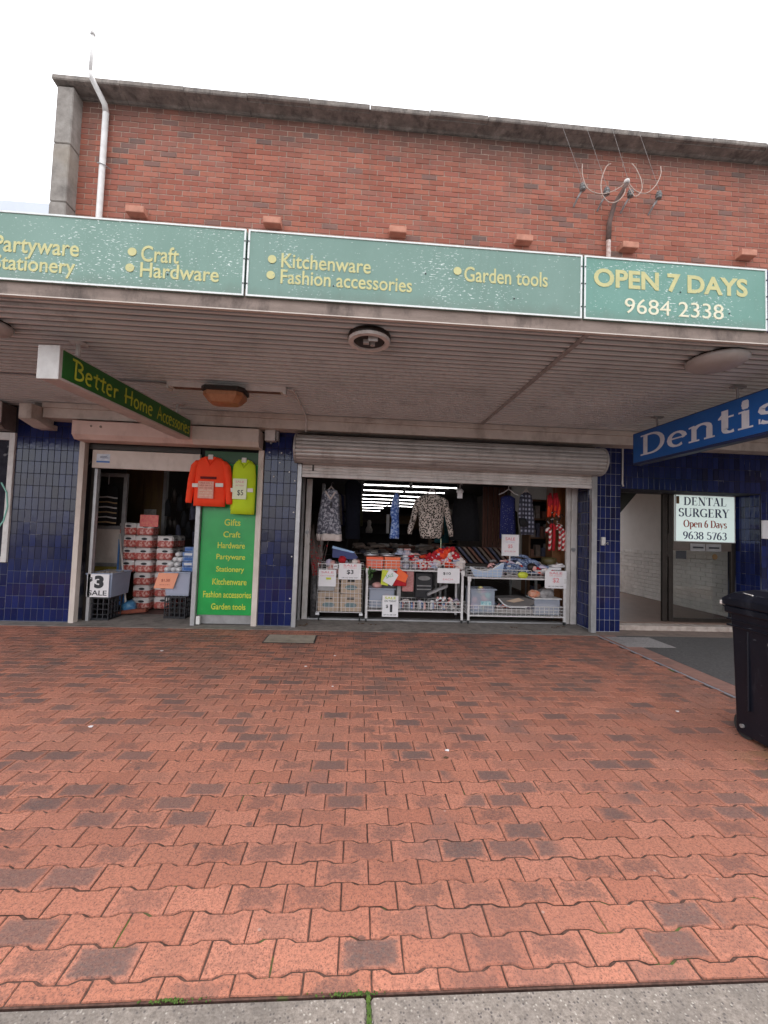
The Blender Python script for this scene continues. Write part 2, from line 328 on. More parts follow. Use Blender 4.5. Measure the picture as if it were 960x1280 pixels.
M_LEAF = mat('dry_leaf', (.12, .06, .03), (.07, .04, .02), 20, .8)

# ------------------------------------------------------------------ mesh builder
def wloc(o):
    v = Vector((0, 0, 0))
    while o is not None: v += o.location; o = o.parent
    return v
class MB:
    def __init__(s): s.v = []; s.f = []; s.uv = None
    def add(s, vs, fs):
        b = len(s.v); s.v += [tuple(x) for x in vs]; s.f += [tuple(i+b for i in q) for q in fs]; return s
    def box(s, x0, x1, y0, y1, z0, z1):
        return s.add([(x, y, z) for z in (z0, z1) for y in (y0, y1) for x in (x0, x1)],
                     [(0, 2, 3, 1), (4, 5, 7, 6), (0, 1, 5, 4), (2, 6, 7, 3), (0, 4, 6, 2), (1, 3, 7, 5)])
    def rbox(s, x0, x1, y0, y1, z0, z1, c=.005, rot=None):
        """box with chamfered edges (24 vertices)"""
        X = (x0, x1); Yv = (y0, y1); Z = (z0, z1); vs = []; idx = {}
        for i in (0, 1):
            for j in (0, 1):
                for k in (0, 1):
                    sx, sy, sz = (1-2*i)*c, (1-2*j)*c, (1-2*k)*c
                    for a, d in enumerate(((0, sy, sz), (sx, 0, sz), (sx, sy, 0))):
                        idx[i, j, k, a] = len(vs); vs.append((X[i]+d[0], Yv[j]+d[1], Z[k]+d[2]))
        F = []
        for a in range(3):
            for side in (0, 1):
                def key(p, q):
                    l = [0, 0, 0]; l[a] = side; o = [m for m in range(3) if m != a]; l[o[0]] = p; l[o[1]] = q; return idx[l[0], l[1], l[2], a]
                q = [key(0, 0), key(1, 0), key(1, 1), key(0, 1)]
                if (side == 0) == (a != 1): q = q[::-1]
                F.append(tuple(q))
        for a, b in ((0, 1), (0, 2), (1, 2)):
            cax = 3-a-b
            for p in (0, 1):
                for q in (0, 1):
                    def k2(e, ax):
                        l = [0, 0, 0]; l[a] = p; l[b] = q; l[cax] = e; return idx[l[0], l[1], l[2], ax]
                    F.append((k2(0, a), k2(1, a), k2(1, b), k2(0, b)))
        for i in (0, 1):
            for j in (0, 1):
                for k in (0, 1): F.append(tuple(idx[i, j, k, a] for a in range(3)))
        return s.add(vs, F)
    def prism(s, pts, ax, d0, d1):
        """2D polygon extruded along axis ax (0,1,2)"""
        n = len(pts)
        def mk(p, d):
            return {0: (d, p[0], p[1]), 1: (p[0], d, p[1]), 2: (p[0], p[1], d)}[ax]
        vs = [mk(p, d0) for p in pts] + [mk(p, d1) for p in pts]
        fs = [tuple(range(n))[::-1], tuple(range(n, 2*n))] + [(i, (i+1) % n, n+(i+1) % n, n+i) for i in range(n)]
        return s.add(vs, fs)
    def cyl(s, p0, p1, r0, r1=None, n=12):
        return s.tube([p0, p1], [r0, r0 if r1 is None else r1], n)
    def tube(s, path, rad, n=8, cap=True, sq=1):
        P = [Vector(p) for p in path]
        if not isinstance(rad, (list, tuple)): rad = [rad]*len(P)
        b = len(s.v); up = None
        for i, p in enumerate(P):
            d = (P[min(i+1, len(P)-1)]-P[max(i-1, 0)]).normalized()
            if up is None:
                up = Vector((0, 0, 1)) if abs(d.z) < .9 else Vector((1, 0, 0))
            a = d.cross(up).normalized(); c = a.cross(d).normalized(); up = c
            for k in range(n):
                t_ = 2*math.pi*(k+.5)/n
                s.v.append(tuple(p + a*math.cos(t_)*rad[i] + c*math.sin(t_)*rad[i]*sq))
        for i in range(len(P)-1):
            for k in range(n):
                s.f.append((b+i*n+k, b+i*n+(k+1) % n, b+(i+1)*n+(k+1) % n, b+(i+1)*n+k))
        if cap:
            s.f.append(tuple(b+k for k in range(n))[::-1]); s.f.append(tuple(b+(len(P)-1)*n+k for k in range(n)))
        return s
    def lathe(s, prof, c, n=20, ax=2, sx=1, sy=1):
        """profile [(r,h)], around axis through c"""
        b = len(s.v)
        for rr, h in prof:
            for k in range(n):
                a = 2*math.pi*k/n; p = (rr*math.cos(a)*sx, rr*math.sin(a)*sy)
                s.v.append({2: (c[0]+p[0], c[1]+p[1], c[2]+h), 1: (c[0]+p[0], c[1]+h, c[2]+p[1]), 0: (c[0]+h, c[1]+p[0], c[2]+p[1])}[ax])
        for i in range(len(prof)-1):
            for k in range(n): s.f.append((b+i*n+k, b+i*n+(k+1) % n, b+(i+1)*n+(k+1) % n, b+(i+1)*n+k))
        s.f.append(tuple(b+k for k in range(n))[::-1]); s.f.append(tuple(b+(len(prof)-1)*n+k for k in range(n)))
        return s
    def ball(s, c, rx, ry=None, rz=None, n=10, m=6, wob=0):
        ry = ry or rx; rz = rz or rx; b = len(s.v)
        for i in range(1, m):
            th = math.pi*i/m
            for k in range(n):
                a = 2*math.pi*k/n; w = 1+random.uniform(-wob, wob)
                s.v.append((c[0]+rx*math.sin(th)*math.cos(a)*w, c[1]+ry*math.sin(th)*math.sin(a)*w, c[2]+rz*math.cos(th)*w))
        for i in range(m-2):
            for k in range(n): s.f.append((b+i*n+k, b+(i+1)*n+k, b+(i+1)*n+(k+1) % n, b+i*n+(k+1) % n))
        t0 = len(s.v); s.v.append((c[0], c[1], c[2]+rz)); s.v.append((c[0], c[1], c[2]-rz))
        for k in range(n):
            s.f.append((t0, b+k, b+(k+1) % n)); s.f.append((t0+1, b+(m-2)*n+(k+1) % n, b+(m-2)*n+k))
        return s
    def loft(s, secs, n=20, ripk=5):
        """horizontal elliptic rings (cx,cy,cz,rx,ry,ripple)"""
        b = len(s.v)
        for i, (cx, cy, cz, rx, ry, rp) in enumerate(secs):
            for k in range(n):
                a = 2*math.pi*k/n; w = 1+rp*math.sin(ripk*a+i*.35)+random.uniform(-.02, .02)
                s.v.append((cx+rx*math.cos(a)*(1+rp*.25*math.sin(ripk*a)), cy+ry*math.sin(a)*w, cz+rp*.02*math.sin(3*a)))
        for i in range(len(secs)-1):
            for k in range(n): s.f.append((b+i*n+k, b+i*n+(k+1) % n, b+(i+1)*n+(k+1) % n, b+(i+1)*n+k))
        s.f.append(tuple(b+k for k in range(n))[::-1]); s.f.append(tuple(b+(len(secs)-1)*n+k for k in range(n)))
        return s
    def build(s, name, m, parent=None, smooth=False, bev=0, auto=False):
        me = bpy.data.meshes.new(name)
        if parent is not None: org = wloc(parent)
        else:
            xs = [v[0] for v in s.v]; ys = [v[1] for v in s.v]; zs = [v[2] for v in s.v]
            org = Vector(((min(xs)+max(xs))/2, (min(ys)+max(ys))/2, min(zs)))
        me.from_pydata([tuple(Vector(v)-org) for v in s.v], [], s.f)
        me.materials.append(m)
        if s.uv:
            ul = me.uv_layers.new(name='UVMap')
            for lp in me.loops: ul.data[lp.index].uv = s.uv[lp.vertex_index]
        me.update()
        o = bpy.data.objects.new(name, me); COL.objects.link(o)
        if parent is not None: o.parent = parent
        else: o.location = org
        if bev:
            b = o.modifiers.new('b', 'BEVEL'); b.width = bev; b.segments = 2; b.limit_method = 'ANGLE'
        if smooth:
            me.polygons.foreach_set('use_smooth', [True]*len(me.polygons))
            if auto:
                e = o.modifiers.new('e', 'EDGE_SPLIT'); e.split_angle = R(40)
        return o
def B(x0, x1, y0, y1, z0, z1): return MB().box(x0, x1, y0, y1, z0, z1)
def tag(o, label, cat, group=None, kind=None):
    if label: o['label'] = label
    if cat: o['category'] = cat
    if group: o['group'] = group
    if kind: o['kind'] = kind
    return o
def thing(name, loc, label, cat, group=None):
    o = bpy.data.objects.new(name, None); COL.objects.link(o); o.location = loc; o.empty_display_size = .1
    return tag(o, label, cat, group)
def setting(o): o['kind'] = 'structure'; return o
def stuff(o): o['kind'] = 'stuff'; return o
def inst(me, name, loc, parent, rz=0, scale=None):
    o = bpy.data.objects.new(name, me); COL.objects.link(o)
    if parent is not None: o.parent = parent; o.location = Vector(loc)-wloc(parent)
    else: o.location = loc
    o.rotation_euler = (0, 0, rz)
    if scale: o.scale = scale
    return o
def dup(root, loc, rz=0, label=None):
    c = root.copy(); COL.objects.link(c); c.location = loc; c.rotation_euler = (0, 0, rz)
    if label: c['label'] = label
    for ch in list(root.children):
        d = ch.copy(); COL.objects.link(d); d.parent = c
        for g in list(ch.children):
            e = g.copy(); COL.objects.link(e); e.parent = d
    return c

# ------------------------------------------------------------------ lettering
def text(body, m, parent, o, ux, uz, w, h, bold=0, depth=.0015, name='lettering', track=1.0):
    """flat print: lower-left corner o, unit vectors ux, uz, fitted to w x h"""
    cu = bpy.data.curves.new('t', 'FONT'); cu.body = body; cu.size = 1; cu.extrude = .01; cu.offset = bold; cu.space_character = track; cu.resolution_u = 4
    to = bpy.data.objects.new('t', cu); COL.objects.link(to)
    me = bpy.data.meshes.new_from_object(to.evaluated_get(bpy.context.evaluated_depsgraph_get()))
    bpy.data.objects.remove(to); bpy.data.curves.remove(cu)
    xs = [v.co.x for v in me.vertices]; ys = [v.co.y for v in me.vertices]
    x0, x1, y0, y1 = min(xs), max(xs), min(ys), max(ys)
    o = Vector(o); ux = Vector(ux).normalized(); uz = Vector(uz).normalized(); nn = ux.cross(uz)
    org = wloc(parent)
    for v in me.vertices:
        a = (v.co.x-x0)/(x1-x0)*w; b = (v.co.y-y0)/(y1-y0)*h; c = v.co.z/.01*depth
        v.co = o + ux*a + uz*b + nn*c - org
    me.materials.clear(); me.materials.append(m)
    ob = bpy.data.objects.new(name, me); COL.objects.link(ob); ob.parent = parent; return ob
def arc(cx, cy, rx, ry, a0, a1, n=12):
    return [(cx+rx*math.cos(R(a0+(a1-a0)*i/n)), cy+ry*math.sin(R(a0+(a1-a0)*i/n))) for i in range(n+1)]
# serif glyphs: (advance, [strokes]); a stroke is (points, width or None for pen contrast)
T_, K_ = .045, .15
def sf(x0, x1, y): return ([(x0, y), (x1, y)], T_)
SER = {
 'D': (.86, [([(.2, 0), (.2, 1)], K_), sf(.04, .36, .022), sf(.04, .36, .978), ([(.2, .975), (.38, .975)]+arc(.38, .5, .36, .475, 90, -90)+[(.2, .025)], None)]),
 'E': (.74, [([(.2, 0), (.2, 1)], K_), sf(.04, .62, .022), sf(.04, .60, .978), sf(.2, .5, .52), ([(.50, .42), (.50, .62)], T_), ([(.60, .8), (.60, .98)], T_), ([(.63, .02), (.66, .24)], T_)]),
 'N': (.9, [([(.18, 0), (.18, 1)], T_), ([(.16, 1), (.74, 0)], K_), ([(.74, 0), (.74, 1)], T_), sf(.04, .30, .022), sf(.62, .88, .978), sf(.02, .2, .978)]),
 'T': (.76, [([(.38, 0), (.38, 1)], K_), sf(.22, .54, .022), sf(.04, .72, .97), ([(.05, .76), (.05, .98)], T_), ([(.71, .76), (.71, .98)], T_)]),
 'A': (.84, [([(.12, 0), (.42, 1)], T_), ([(.40, 1), (.70, 0)], K_), sf(.22, .6, .33), sf(.0, .26, .022), sf(.54, .86, .022)]),
 'L': (.72, [([(.2, 0), (.2, 1)], K_), sf(.04, .62, .022), sf(.04, .36, .978), ([(.62, .02), (.66, .28)], T_)]),
 'S': (.62, [(arc(.31, .74, .2, .235, 20, 240)+arc(.31, .27, .22, .245, 70, -160)[0:], None), ([(.52, .76), (.52, .98)], T_), ([(.07, .02), (.07, .26)], T_)]),
 'U': (.86, [([(.18, 1), (.18, .3)], K_), (arc(.44, .3, .26, .28, 180, 360), None), ([(.70, .3), (.70, 1)], T_), sf(.04, .32, .978), sf(.58, .82, .978)]),
 'R': (.82, [([(.2, 0), (.2, 1)], K_), sf(.04, .36, .022), sf(.04, .3, .978), ([(.2, .975), (.38, .975)]+arc(.38, .74, .22, .235, 90, -90)+[(.2, .505)], None), ([(.40, .5), (.72, .02)], K_), sf(.64, .84, .022)]),
 'G': (.86, [(arc(.46, .5, .36, .475, 45, 320), None), ([(.70, .02), (.70, .42)], K_), sf(.56, .84, .42), ([(.72, .74), (.72, .97)], T_)]),
 'Y': (.82, [([(.4, 0), (.4, .45)], K_), ([(.14, 1), (.42, .44)], K_), ([(.68, 1), (.42, .44)], T_), sf(.25, .56, .022), sf(.0, .3, .978), sf(.56, .82, .978)]),
 'O': (.88, [(arc(.44, .5, .35, .475, 90, 450, 20), None)]),
 'p': (.64, [([(.17, -.28), (.17, .66)], K_*.9), (arc(.33, .34, .22, .31, 160, -160, 14), None), sf(.03, .31, -.26), ([(.04, .64), (.18, .66)], T_)]),
 'e': (.56, [(arc(.29, .34, .21, .31, 5, 310, 14), None), sf(.09, .50, .38)]),
 'n': (.66, [([(.17, 0), (.17, .66)], K_*.9), ([(.17, .5)]+arc(.36, .46, .17, .2, 150, 0, 8)+[(.53, .3), (.53, 0)], None), sf(.04, .30, .022), sf(.41, .65, .022), ([(.04, .62), (.18, .66)], T_)]),
 't': (.42, [([(.2, .92), (.2, .16)]+arc(.31, .16, .11, .13, 180, 310, 6), None), sf(.06, .38, .63), ([(.08, .64), (.2, .86)], T_)]),
 'i': (.36, [([(.18, 0), (.18, .66)], K_), sf(.04, .32, .022), ([(.05, .63), (.18, .65)], T_), ([(.105, .90), (.115, .90)], .05), ([(.115, .90), (.245, .90)], .13), ([(.13, .90), (.23, .90)], .17)]),
 's': (.48, [(arc(.25, .50, .14, .155, 30, 235, 8)+arc(.24, .18, .16, .17, 60, -150, 8), None), ([(.40, .5), (.40, .66)], T_), ([(.07, .02), (.07, .2)], T_)]),
 'a': (.54, [(arc(.24, .5, .16, .16, 150, 0, 8)+[(.40, .3), (.40, .08), (.50, .03)], None), (arc(.24, .19, .17, .18, 60, 330, 10), None)]),
 'y': (.56, [([(.10, .64), (.30, .04)], K_*.9), ([(.50, .64), (.30, .04), (.2, -.24), (.08, -.24)], T_), sf(.0, .22, .64), sf(.40, .58, .64)]),
 '6': (.56, [(arc(.28, .3, .19, .28, 0, 360, 16), None), ([(.09, .32)]+arc(.46, .38, .36, .60, 175, 95, 6), None)]),
 '9': (.56, [(arc(.28, .69, .19, .28, 0, 360, 16), None), ([(.47, .66)]+arc(.10, .62, .36, .60, -5, -85, 6), None)]),
 '3': (.54, [(arc(.25, .76, .18, .21, 150, -80, 9), None), (arc(.25, .28, .21, .26, 80, -150, 10), None)]),
 '8': (.56, [(arc(.28, .75, .17, .21, 0, 360, 12), None), (arc(.28, .27, .2, .25, 0, 360, 14), None)]),
 '5': (.54, [([(.46, .96), (.14, .96), (.12, .56)], None), (arc(.25, .31, .21, .29, 120, -150, 10), None)]),
 '7': (.54, [([(.07, .94), (.48, .94), (.22, .0)], None), ([(.07, .78), (.07, .95)], T_)]),
 ' ': (.32, []),
}
HAND = {
 'B': (.6, [([(.12, 0), (.14, 1)], 0), ([(-.05, .98), (.2, 1)]+arc(.22, .77, .24, .22, 90, -80, 7)+arc(.2, .27, .32, .27, 80, -110, 8), 0)]),
 'e': (.42, [([(.06, .33), (.34, .42)]+arc(.2, .44, .14, .2, 0, 200, 6)+arc(.22, .24, .17, .24, 170, 310, 6), 0)]),
 't': (.36, [([(.2, .85), (.16, .1), (.3, .02)], 0), ([(.0, .6), (.36, .66)], 0)]),
 'r': (.34, [([(.08, .6), (.1, 0)], 0), ([(.1, .35), (.2, .58), (.33, .56)], 0)]),
 'H': (.62, [([(.08, 1), (.1, 0)], 0), ([(.5, 1), (.48, 0)], 0), ([(.0, .46), (.58, .54)], 0)]),
 'o': (.42, [(arc(.2, .3, .16, .3, 90, 450, 10), 0)]),
 'm': (.62, [([(.06, .6), (.07, 0)], 0), ([(.07, .4), (.18, .6), (.28, .5), (.29, 0)], 0), ([(.29, .4), (.4, .6), (.52, .5), (.54, 0)], 0)]),
 'A': (.6, [([(.02, 0), (.28, 1), (.52, 0)], 0), ([(.08, .35), (.46, .38)], 0)]),
 'c': (.36, [(arc(.22, .3, .17, .3, 50, 310, 8), 0)]),
 's': (.34, [([(.3, .58), (.14, .6), (.08, .42), (.28, .22), (.2, .02), (.02, .06)], 0)]),
 'i': (.2, [([(.1, .6), (.1, 0)], 0), ([(.1, .8), (.12, .86)], 0)]),
 ' ': (.3, []),
}
def glyphs(body, table, m, parent, o, ux, uz, w, h, pen=0, track=0, name='lettering', wt=1.0):
    ux = Vector(ux).normalized(); uz = Vector(uz).normalized(); nn = ux.cross(uz); o = Vector(o); org = wloc(parent)
    tot = sum(table[c][0]+track for c in body)-track; sx = w/tot; x = 0; V = []; F = []; k = 0
    asp = h/sx   # unit conversion so that strokes keep their width
    for ch in body:
        adv, strokes = table[ch]
        for pts, wd in strokes:
            P = [Vector(((x+p[0])*sx, p[1]*h)) for p in pts]; b = len(V); n = len(P); k += 1
            closed = (P[0]-P[-1]).length < 1e-6
            for i, p in enumerate(P):
                if closed: d = (P[1]-P[-2]) if i in (0, n-1) else (P[i+1]-P[i-1])
                else: d = P[min(i+1, n-1)]-P[max(i-1, 0)]
                d.normalize(); nr = Vector((-d.y, d.x))
                if pen: hw = pen*h/2
                elif wd is None: hw = (T_+(K_-T_)*abs(d.y)**1.5)*h/2*wt
                else: hw = wd*h/2*(wt if wd > .1 else 1+(wt-1)*.5)
                for sgn in (1, -1):
                    q = p+nr*hw*sgn; V.append(tuple(o+ux*q.x+uz*q.y+nn*(.0012+.00006*(k % 12))-org))
            for i in range(n-1): F.append((b+2*i, b+2*i+1, b+2*i+3, b+2*i+2))
        x += adv+track
    me = bpy.data.meshes.new(name); me.from_pydata(V, [], F); me.materials.append(m)
    ob = bpy.data.objects.new(name, me); COL.objects.link(ob); ob.parent = parent; return ob
FX, UZ = (1, 0, 0), (0, 0, 1)

# ================================================================== SETTING: ground
setting(B(-300, 300, -300, 300, -.30, -.26).build('ground', M_ASPH))
setting(B(-60, 60, -30, -5.28, -.2, -.14).build('road', M_ASPH))
pave = thing('pavement', (0, -2.5, 0), None, None); pave['kind'] = 'structure'
PX0, PX1, PY0, RP, PW = -7.5095, 3.66, -4.8375, .1135, .227
base = B(-60, 60, -4.79, -.2, -.25, -.006).build('joint_bed', M_SAND, pave)
A_ = .0075
def paver_ring(w, h, a, ins, z, jit, edge_row):
    xs = [0, .08, .17, .235, .30, .42, .58, .70, .765, .83, .92, 1]; lv = [1, 1, 1, 0, -1, -1, -1, -1, 0, 1, 1, 1]
    pts = [(x*w, -l*a) for x, l in zip(xs, lv)] + [(w, h*.33), (w, h*.66)] + [(x*w, h+l*a) for x, l in zip(xs[::-1], lv[::-1])] + [(0, h*.66), (0, h*.33)]
    cx, cy = w/2, h/2; out = []
    for i, (x, y) in enumerate(pts):
        sx = 1 if x < cx else -1; sy = 1 if y < cy else -1
        if i in (12, 13, 26, 27): sy = 0
        if 0 < i < 11 or 14 < i < 25: sx = 0
        jx, jy = jit[i]
        y2 = y+ins*sy+jy*.5
        if edge_row and i < 12: y2 = .0525+ins*.5+jy*.2
        if edge_row and i in (12, 27): y2 = .07
        out.append((x+ins*sx+jx*.5, y2, z))
    return out
def paver_mb(seed=0, edge_row=False, w=PW, h=RP):
    rs_ = random.Random(seed); m = MB(); g = .0027; n = 28
    jit = [(rs_.uniform(-.0022, .0022), rs_.uniform(-.0022, .0022)) for _ in range(n)]
    chip = [(a+rs_.uniform(-.0022, .0022), b+rs_.uniform(-.0022, .0022)) for a, b in jit]
    for _ in range(rs_.choice([0, 1, 1, 2])):
        k = rs_.choice([0, 11, 14, 25, 3, 8, 17, 22]); cx_ = 1 if k in (0, 1, 25, 24) else -1
        chip[k] = (chip[k][0]+.006*cx_, chip[k][1]+(.006 if k < 12 else -.006))
    r1 = paver_ring(w, h, A_, g, -.0045, jit, edge_row); r2_ = paver_ring(w, h, A_, g+.0028, 0, chip, edge_row)
    m.v = r1+r2_
    m.f = [(i, (i+1) % n, n+(i+1) % n, n+i) for i in range(n)] + [tuple(range(n, 2*n))]
    m.uv = [(v[0]/w, v[1]/h) for v in m.v]
    return m
ctr = Vector((PW/2, RP/2, 0)); NV = 9
def paver_mesh(pm, nm):
    me = bpy.data.meshes.new(nm); me.from_pydata([tuple(Vector(v)-ctr) for v in pm.v], [], pm.f); me.materials.append(M_PAVER)
    ul = me.uv_layers.new(name='UVMap')
    for lp in me.loops: ul.data[lp.index].uv = pm.uv[lp.vertex_index]
    return me
PM = [paver_mb(k) for k in range(NV)]; PE = [paver_mb(k, True) for k in range(NV)]
PME = [paver_mesh(p, 'paver') for p in PM]; PEE = [paver_mesh(p, 'edge_paver') for p in PE]
spots = []
nrow = int((-.24-PY0)/RP)+1
for j in range(nrow):
    y = PY0+(j+.5)*RP
    x = PX0 + (PW/2 if j % 2 else 0)
    xmax = 3.80 if y > -2.75 else 7.0
    while x+PW/2 < xmax:
        spots.append((x, y)); x += PW
def vis(p):
    d = Vector((p[0], p[1], 0))-CAM; z = d.dot(f)
    if z <= .1: return False
    px = .5*27/20.25*0+ (d.dot(r2)/z*500+480); py = 640-d.dot(u2)/z*500
    return 0 < px < 960 and 0 < py < 1285 and z > 0
near = sorted([p for p in spots if vis(p)], key=lambda p: (Vector((p[0], p[1], 0))-CAM).length)[:298]
ns_ = set(near)
for p in near:
    o = inst(random.choice(PEE if p[1] < PY0+RP else PME), 'paver', (p[0]+random.uniform(-.001, .001), p[1], random.uniform(-.002, .001)), pave, random.uniform(-.008, .008)); o.rotation_euler[0] = random.uniform(-.012, .012); o.rotation_euler[1] = random.uniform(-.008, .008)
big = MB(); big.uv = []
for p in spots:
    if p in ns_: continue
    pm = random.choice(PE if p[1] < PY0+RP else PM)
    dz = random.uniform(-.0015, .001); tx = random.uniform(-.006, .006); ty = random.uniform(-.01, .01)
    big.add([(v[0]-ctr.x+p[0], v[1]-ctr.y+p[1], v[2]+dz+tx*(v[0]-ctr.x)+ty*(v[1]-ctr.y)) for v in pm.v], pm.f); big.uv += pm.uv
stuff(big.build('distant_pavers', M_PAVER, pave))
# kerb of exposed aggregate concrete
kerb = thing('kerb', (0, -5.0, 0), None, None); kerb['kind'] = 'structure'
kx = .085
for i in range(-8, 9):
    a = kx+i*1.83
    MB().rbox(a+.006, a+1.824, -5.26, -4.797, -.3, .004, .010).build('kerb_stone', M_AGG, kerb)
B(-30, 30, -5.25, -4.80, -.28, -.02).build('kerb_bed', M_SAND, kerb)
m = MB()
for k in range(420):       # moss tufts in the joints by the kerb
    c = random.choice([(kx, -4.81, 0), (kx-.05, -4.79, 0), (-.52, -4.79, 0), (kx, -4.83, 0), (kx, -4.82, 0)])
    if c[1] < -4.795: p = (c[0]+random.uniform(-.006, .006), random.uniform(-4.90, -4.795))
    else: p = (c[0]+random.gauss(0, .05), c[1]+random.gauss(0, .0035))
    m.ball((p[0], p[1], 0), random.uniform(.0015, .004), rz=random.uniform(.0015, .0035), n=5, m=3)
M_MOSS = mat('green_moss', (.035, .075, .010), (.075, .12, .015), 60, .95)
tag(m.build('moss', M_MOSS), 'bright green moss in the joint between kerb and red pavers', 'moss', kind='stuff')
# apron, edging and asphalt by the surgery
apr = setting(B(-9, 3.72, -.215, 1.2, -.2, .006).build('shop_apron', M_APRON))
setting(B(3.95, 30, -2.72, .1, -.2, .006).build('asphalt_path', M_ASPH))
edg = thing('edging', (3.8, -1.5, 0), None, None); edg['kind'] = 'structure'
M_EDG = mat('pinkish_edging_slab', (.30, .155, .12), (.24, .12, .095), 9, .9, bump=.3, grime=.5, gcol=(.1, .08, .07))
B(3.667, 3.96, -2.73, -.2, -.2, .004).build('slab_bed', M_GROUTW, edg)
ys = [-2.72, -2.25, -1.78, -1.31, -.86, -.215]
for a, b in zip(ys[:-1], ys[1:]): MB().rbox(3.685, 3.94, a+.006, b-.006, -.1, .010, .004).build('edging_slab', M_EDG, edg)
setting(B(3.72, 9.5, -.211, .14, -.2, .009).build('surgery_apron', mat('warm_concrete', (.26, .19, .155), (.19, .14, .12), 9, .9, grime=.5, bump=.3)))
def cover(name, x0, x1, y0, y1, col, label, sk=0):
    t = thing(name, ((x0+x1)/2, (y0+y1)/2, 0), label, 'access cover')
    MB().prism([(x0-.02, y0-.02), (x1+.02, y0-.02), (x1+.02+sk, y1+.02), (x0-.02+sk, y1+.02)], 2, -.01, .007).build('frame', M_BRONZE, t)
    MB().prism([(x0, y0), (x1, y0), (x1+sk, y1), (x0+sk, y1)], 2, 0, .012).build('lid', col, t)
M_LID1 = mat('tan_stone_lid', (.38, .32, .25), (.28, .235, .19), 8, .85, bump=.4, grime=.5)
M_LID2 = mat('speckled_grey_lid', (.36, .33, .32), (.24, .22, .22), 50, .85, bump=.4, grime=.4)
c1 = cover('access_cover', -1.17, -.54, -.85, -.5, M_LID1, 'tan concrete access cover set in the red pavers before the tiled pier', 0)
c2 = cover('access_cover', 3.72, 4.42, -.82, -.30, M_LID2, 'speckled grey access cover in a black frame near the surgery entrance', 0)

opp = thing('opposite_building', (30, -30, 0), 'dark brick building across the road behind the camera', 'building')
M_OPP = mat('dark_brown_brick', (.10, .065, .05), (.07, .05, .04), 3, .9)
B(11, 70, -36, -25, -.1, 9.5).build('wall', M_OPP, opp); B(10.7, 70.3, -36.3, -24.7, 9.5, 9.9).build('parapet', M_OPP, opp)
for i in range(14):
    for z in (1.0, 4.2, 6.9):
        B(13+i*4, 15.4+i*4, -25.0, -24.93, z, z+1.6).build('window', M_BRONZE, opp)
for k, (tx, ty) in enumerate(((9.0, -17.0), (13.5, -18.5), (19, -17.5))):
    tr = thing('street_tree', (tx, ty, 0), ['first', 'second', 'third'][k]+' dark street tree across the road behind the camera', 'tree')
    MB().tube([(tx, ty, -.1), (tx+.1, ty, 2.4), (tx, ty+.1, 4.2)], [.2, .15, .1], 10).build('trunk', M_OPP, tr, True)
    g = MB()
    for q in range(420):
        a, b_, c_ = random.gauss(0, 1.1), random.gauss(0, 1.1), random.gauss(0, .95)
        p = Vector((tx+a, ty+b_, 4.9+c_)); v1 = Vector((random.uniform(-1, 1), random.uniform(-1, 1), random.uniform(-1, 1))).normalized()*.22; v2 = v1.orthogonal().normalized()*.14
        g.add([p-v1, p+v2, p+v1, p-v2], [(0, 1, 2, 3)])
    g.build('crown', mat('dark_foliage_%d' % k, (.03, .05, .02), (.05, .08, .03), 3, .8), tr)

# ================================================================== BUILDING: brick upper wall
wall = thing('brick_building', (2, .3, 0), 'red brick upper wall with concrete coping above the green awning signs', 'building')
B(-4.47, 10, .006, .4, 3.0, 7.93).build('mortar_backing', M_MORTAR, wall)
bmb = MB().rbox(-.115, .115, 0, .03, -.038, .038, .0035)
bme = bpy.data.meshes.new('brick'); bme.from_pydata(bmb.v, [], bmb.f); bme.materials.append(M_BRICK)
bs = []
z = 5.0; j = 0
while z < 7.91:
    x = -4.59+(.12 if j % 2 else 0)
    while x < 9.9:
        bs.append((x+.12, z+.043)); x += .24
    z += .086; j += 1
def ppx(p):
    d = Vector(p)-CAM; zz = d.dot(f); return d.dot(r2)/zz*500+480, 640-d.dot(u2)/zz*500
M_CORB = mat('pale_clay_brick', (.56, .26, .18), (.44, .18, .12), 9, .85, bump=.4, grime=.4)
corb = [(-3.53, 6.15), (-1.5, 6.15), (.44, 6.16), (2.47, 6.19), (4.23, 6.21), (6.27, 6.24)]
cand = [b for b in bs if 10 < ppx((b[0], 0, b[1]))[0] < 950 and ppx((b[0], 0, b[1]-.04))[1] < 268+.07*ppx((b[0], 0, b[1]))[0]]
cand.sort(key=lambda b: (Vector((b[0], 0, b[1]))-CAM).length); nb = set(cand[:299])
for b in cand[:299]:
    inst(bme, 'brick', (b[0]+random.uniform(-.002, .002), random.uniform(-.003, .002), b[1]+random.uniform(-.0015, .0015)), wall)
m = MB()
for b in bs:
    if b in nb: continue
    dx, dy, dz = random.uniform(-.002, .002), random.uniform(-.003, .002), random.uniform(-.0015, .0015)
    m.add([(v[0]+b[0]+dx, v[1]+dy, v[2]+b[1]+dz) for v in bmb.v], bmb.f)
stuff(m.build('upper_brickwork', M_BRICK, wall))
for x, z in corb:
    MB().rbox(x-.135, x+.135, -.13, .02, z-.015, z+.09, .008).build('projecting_brick', M_CORB, wall)
x = -4.74
for i in range(16):
    prof = [(.35, 7.932), (-.02, 7.932), (-.05, 7.945), (-.25, 7.96), (-.262, 7.975), (-.262, 8.03), (-.25, 8.04), (.35, 8.07)]
    w = .93 if i else .96
    if i == 0: B(-4.70, 9.9, -.20, .34, 7.95, 8.02).build('coping_bed', M_COPE, wall)
    dz = random.uniform(-.006, .006)
    MB().prism([(a+random.uniform(-.006, .006), b+dz) for a, b in prof], 0, x+.004, x+w-.004).build('coping_stone', M_COPE, wall)
    x += w
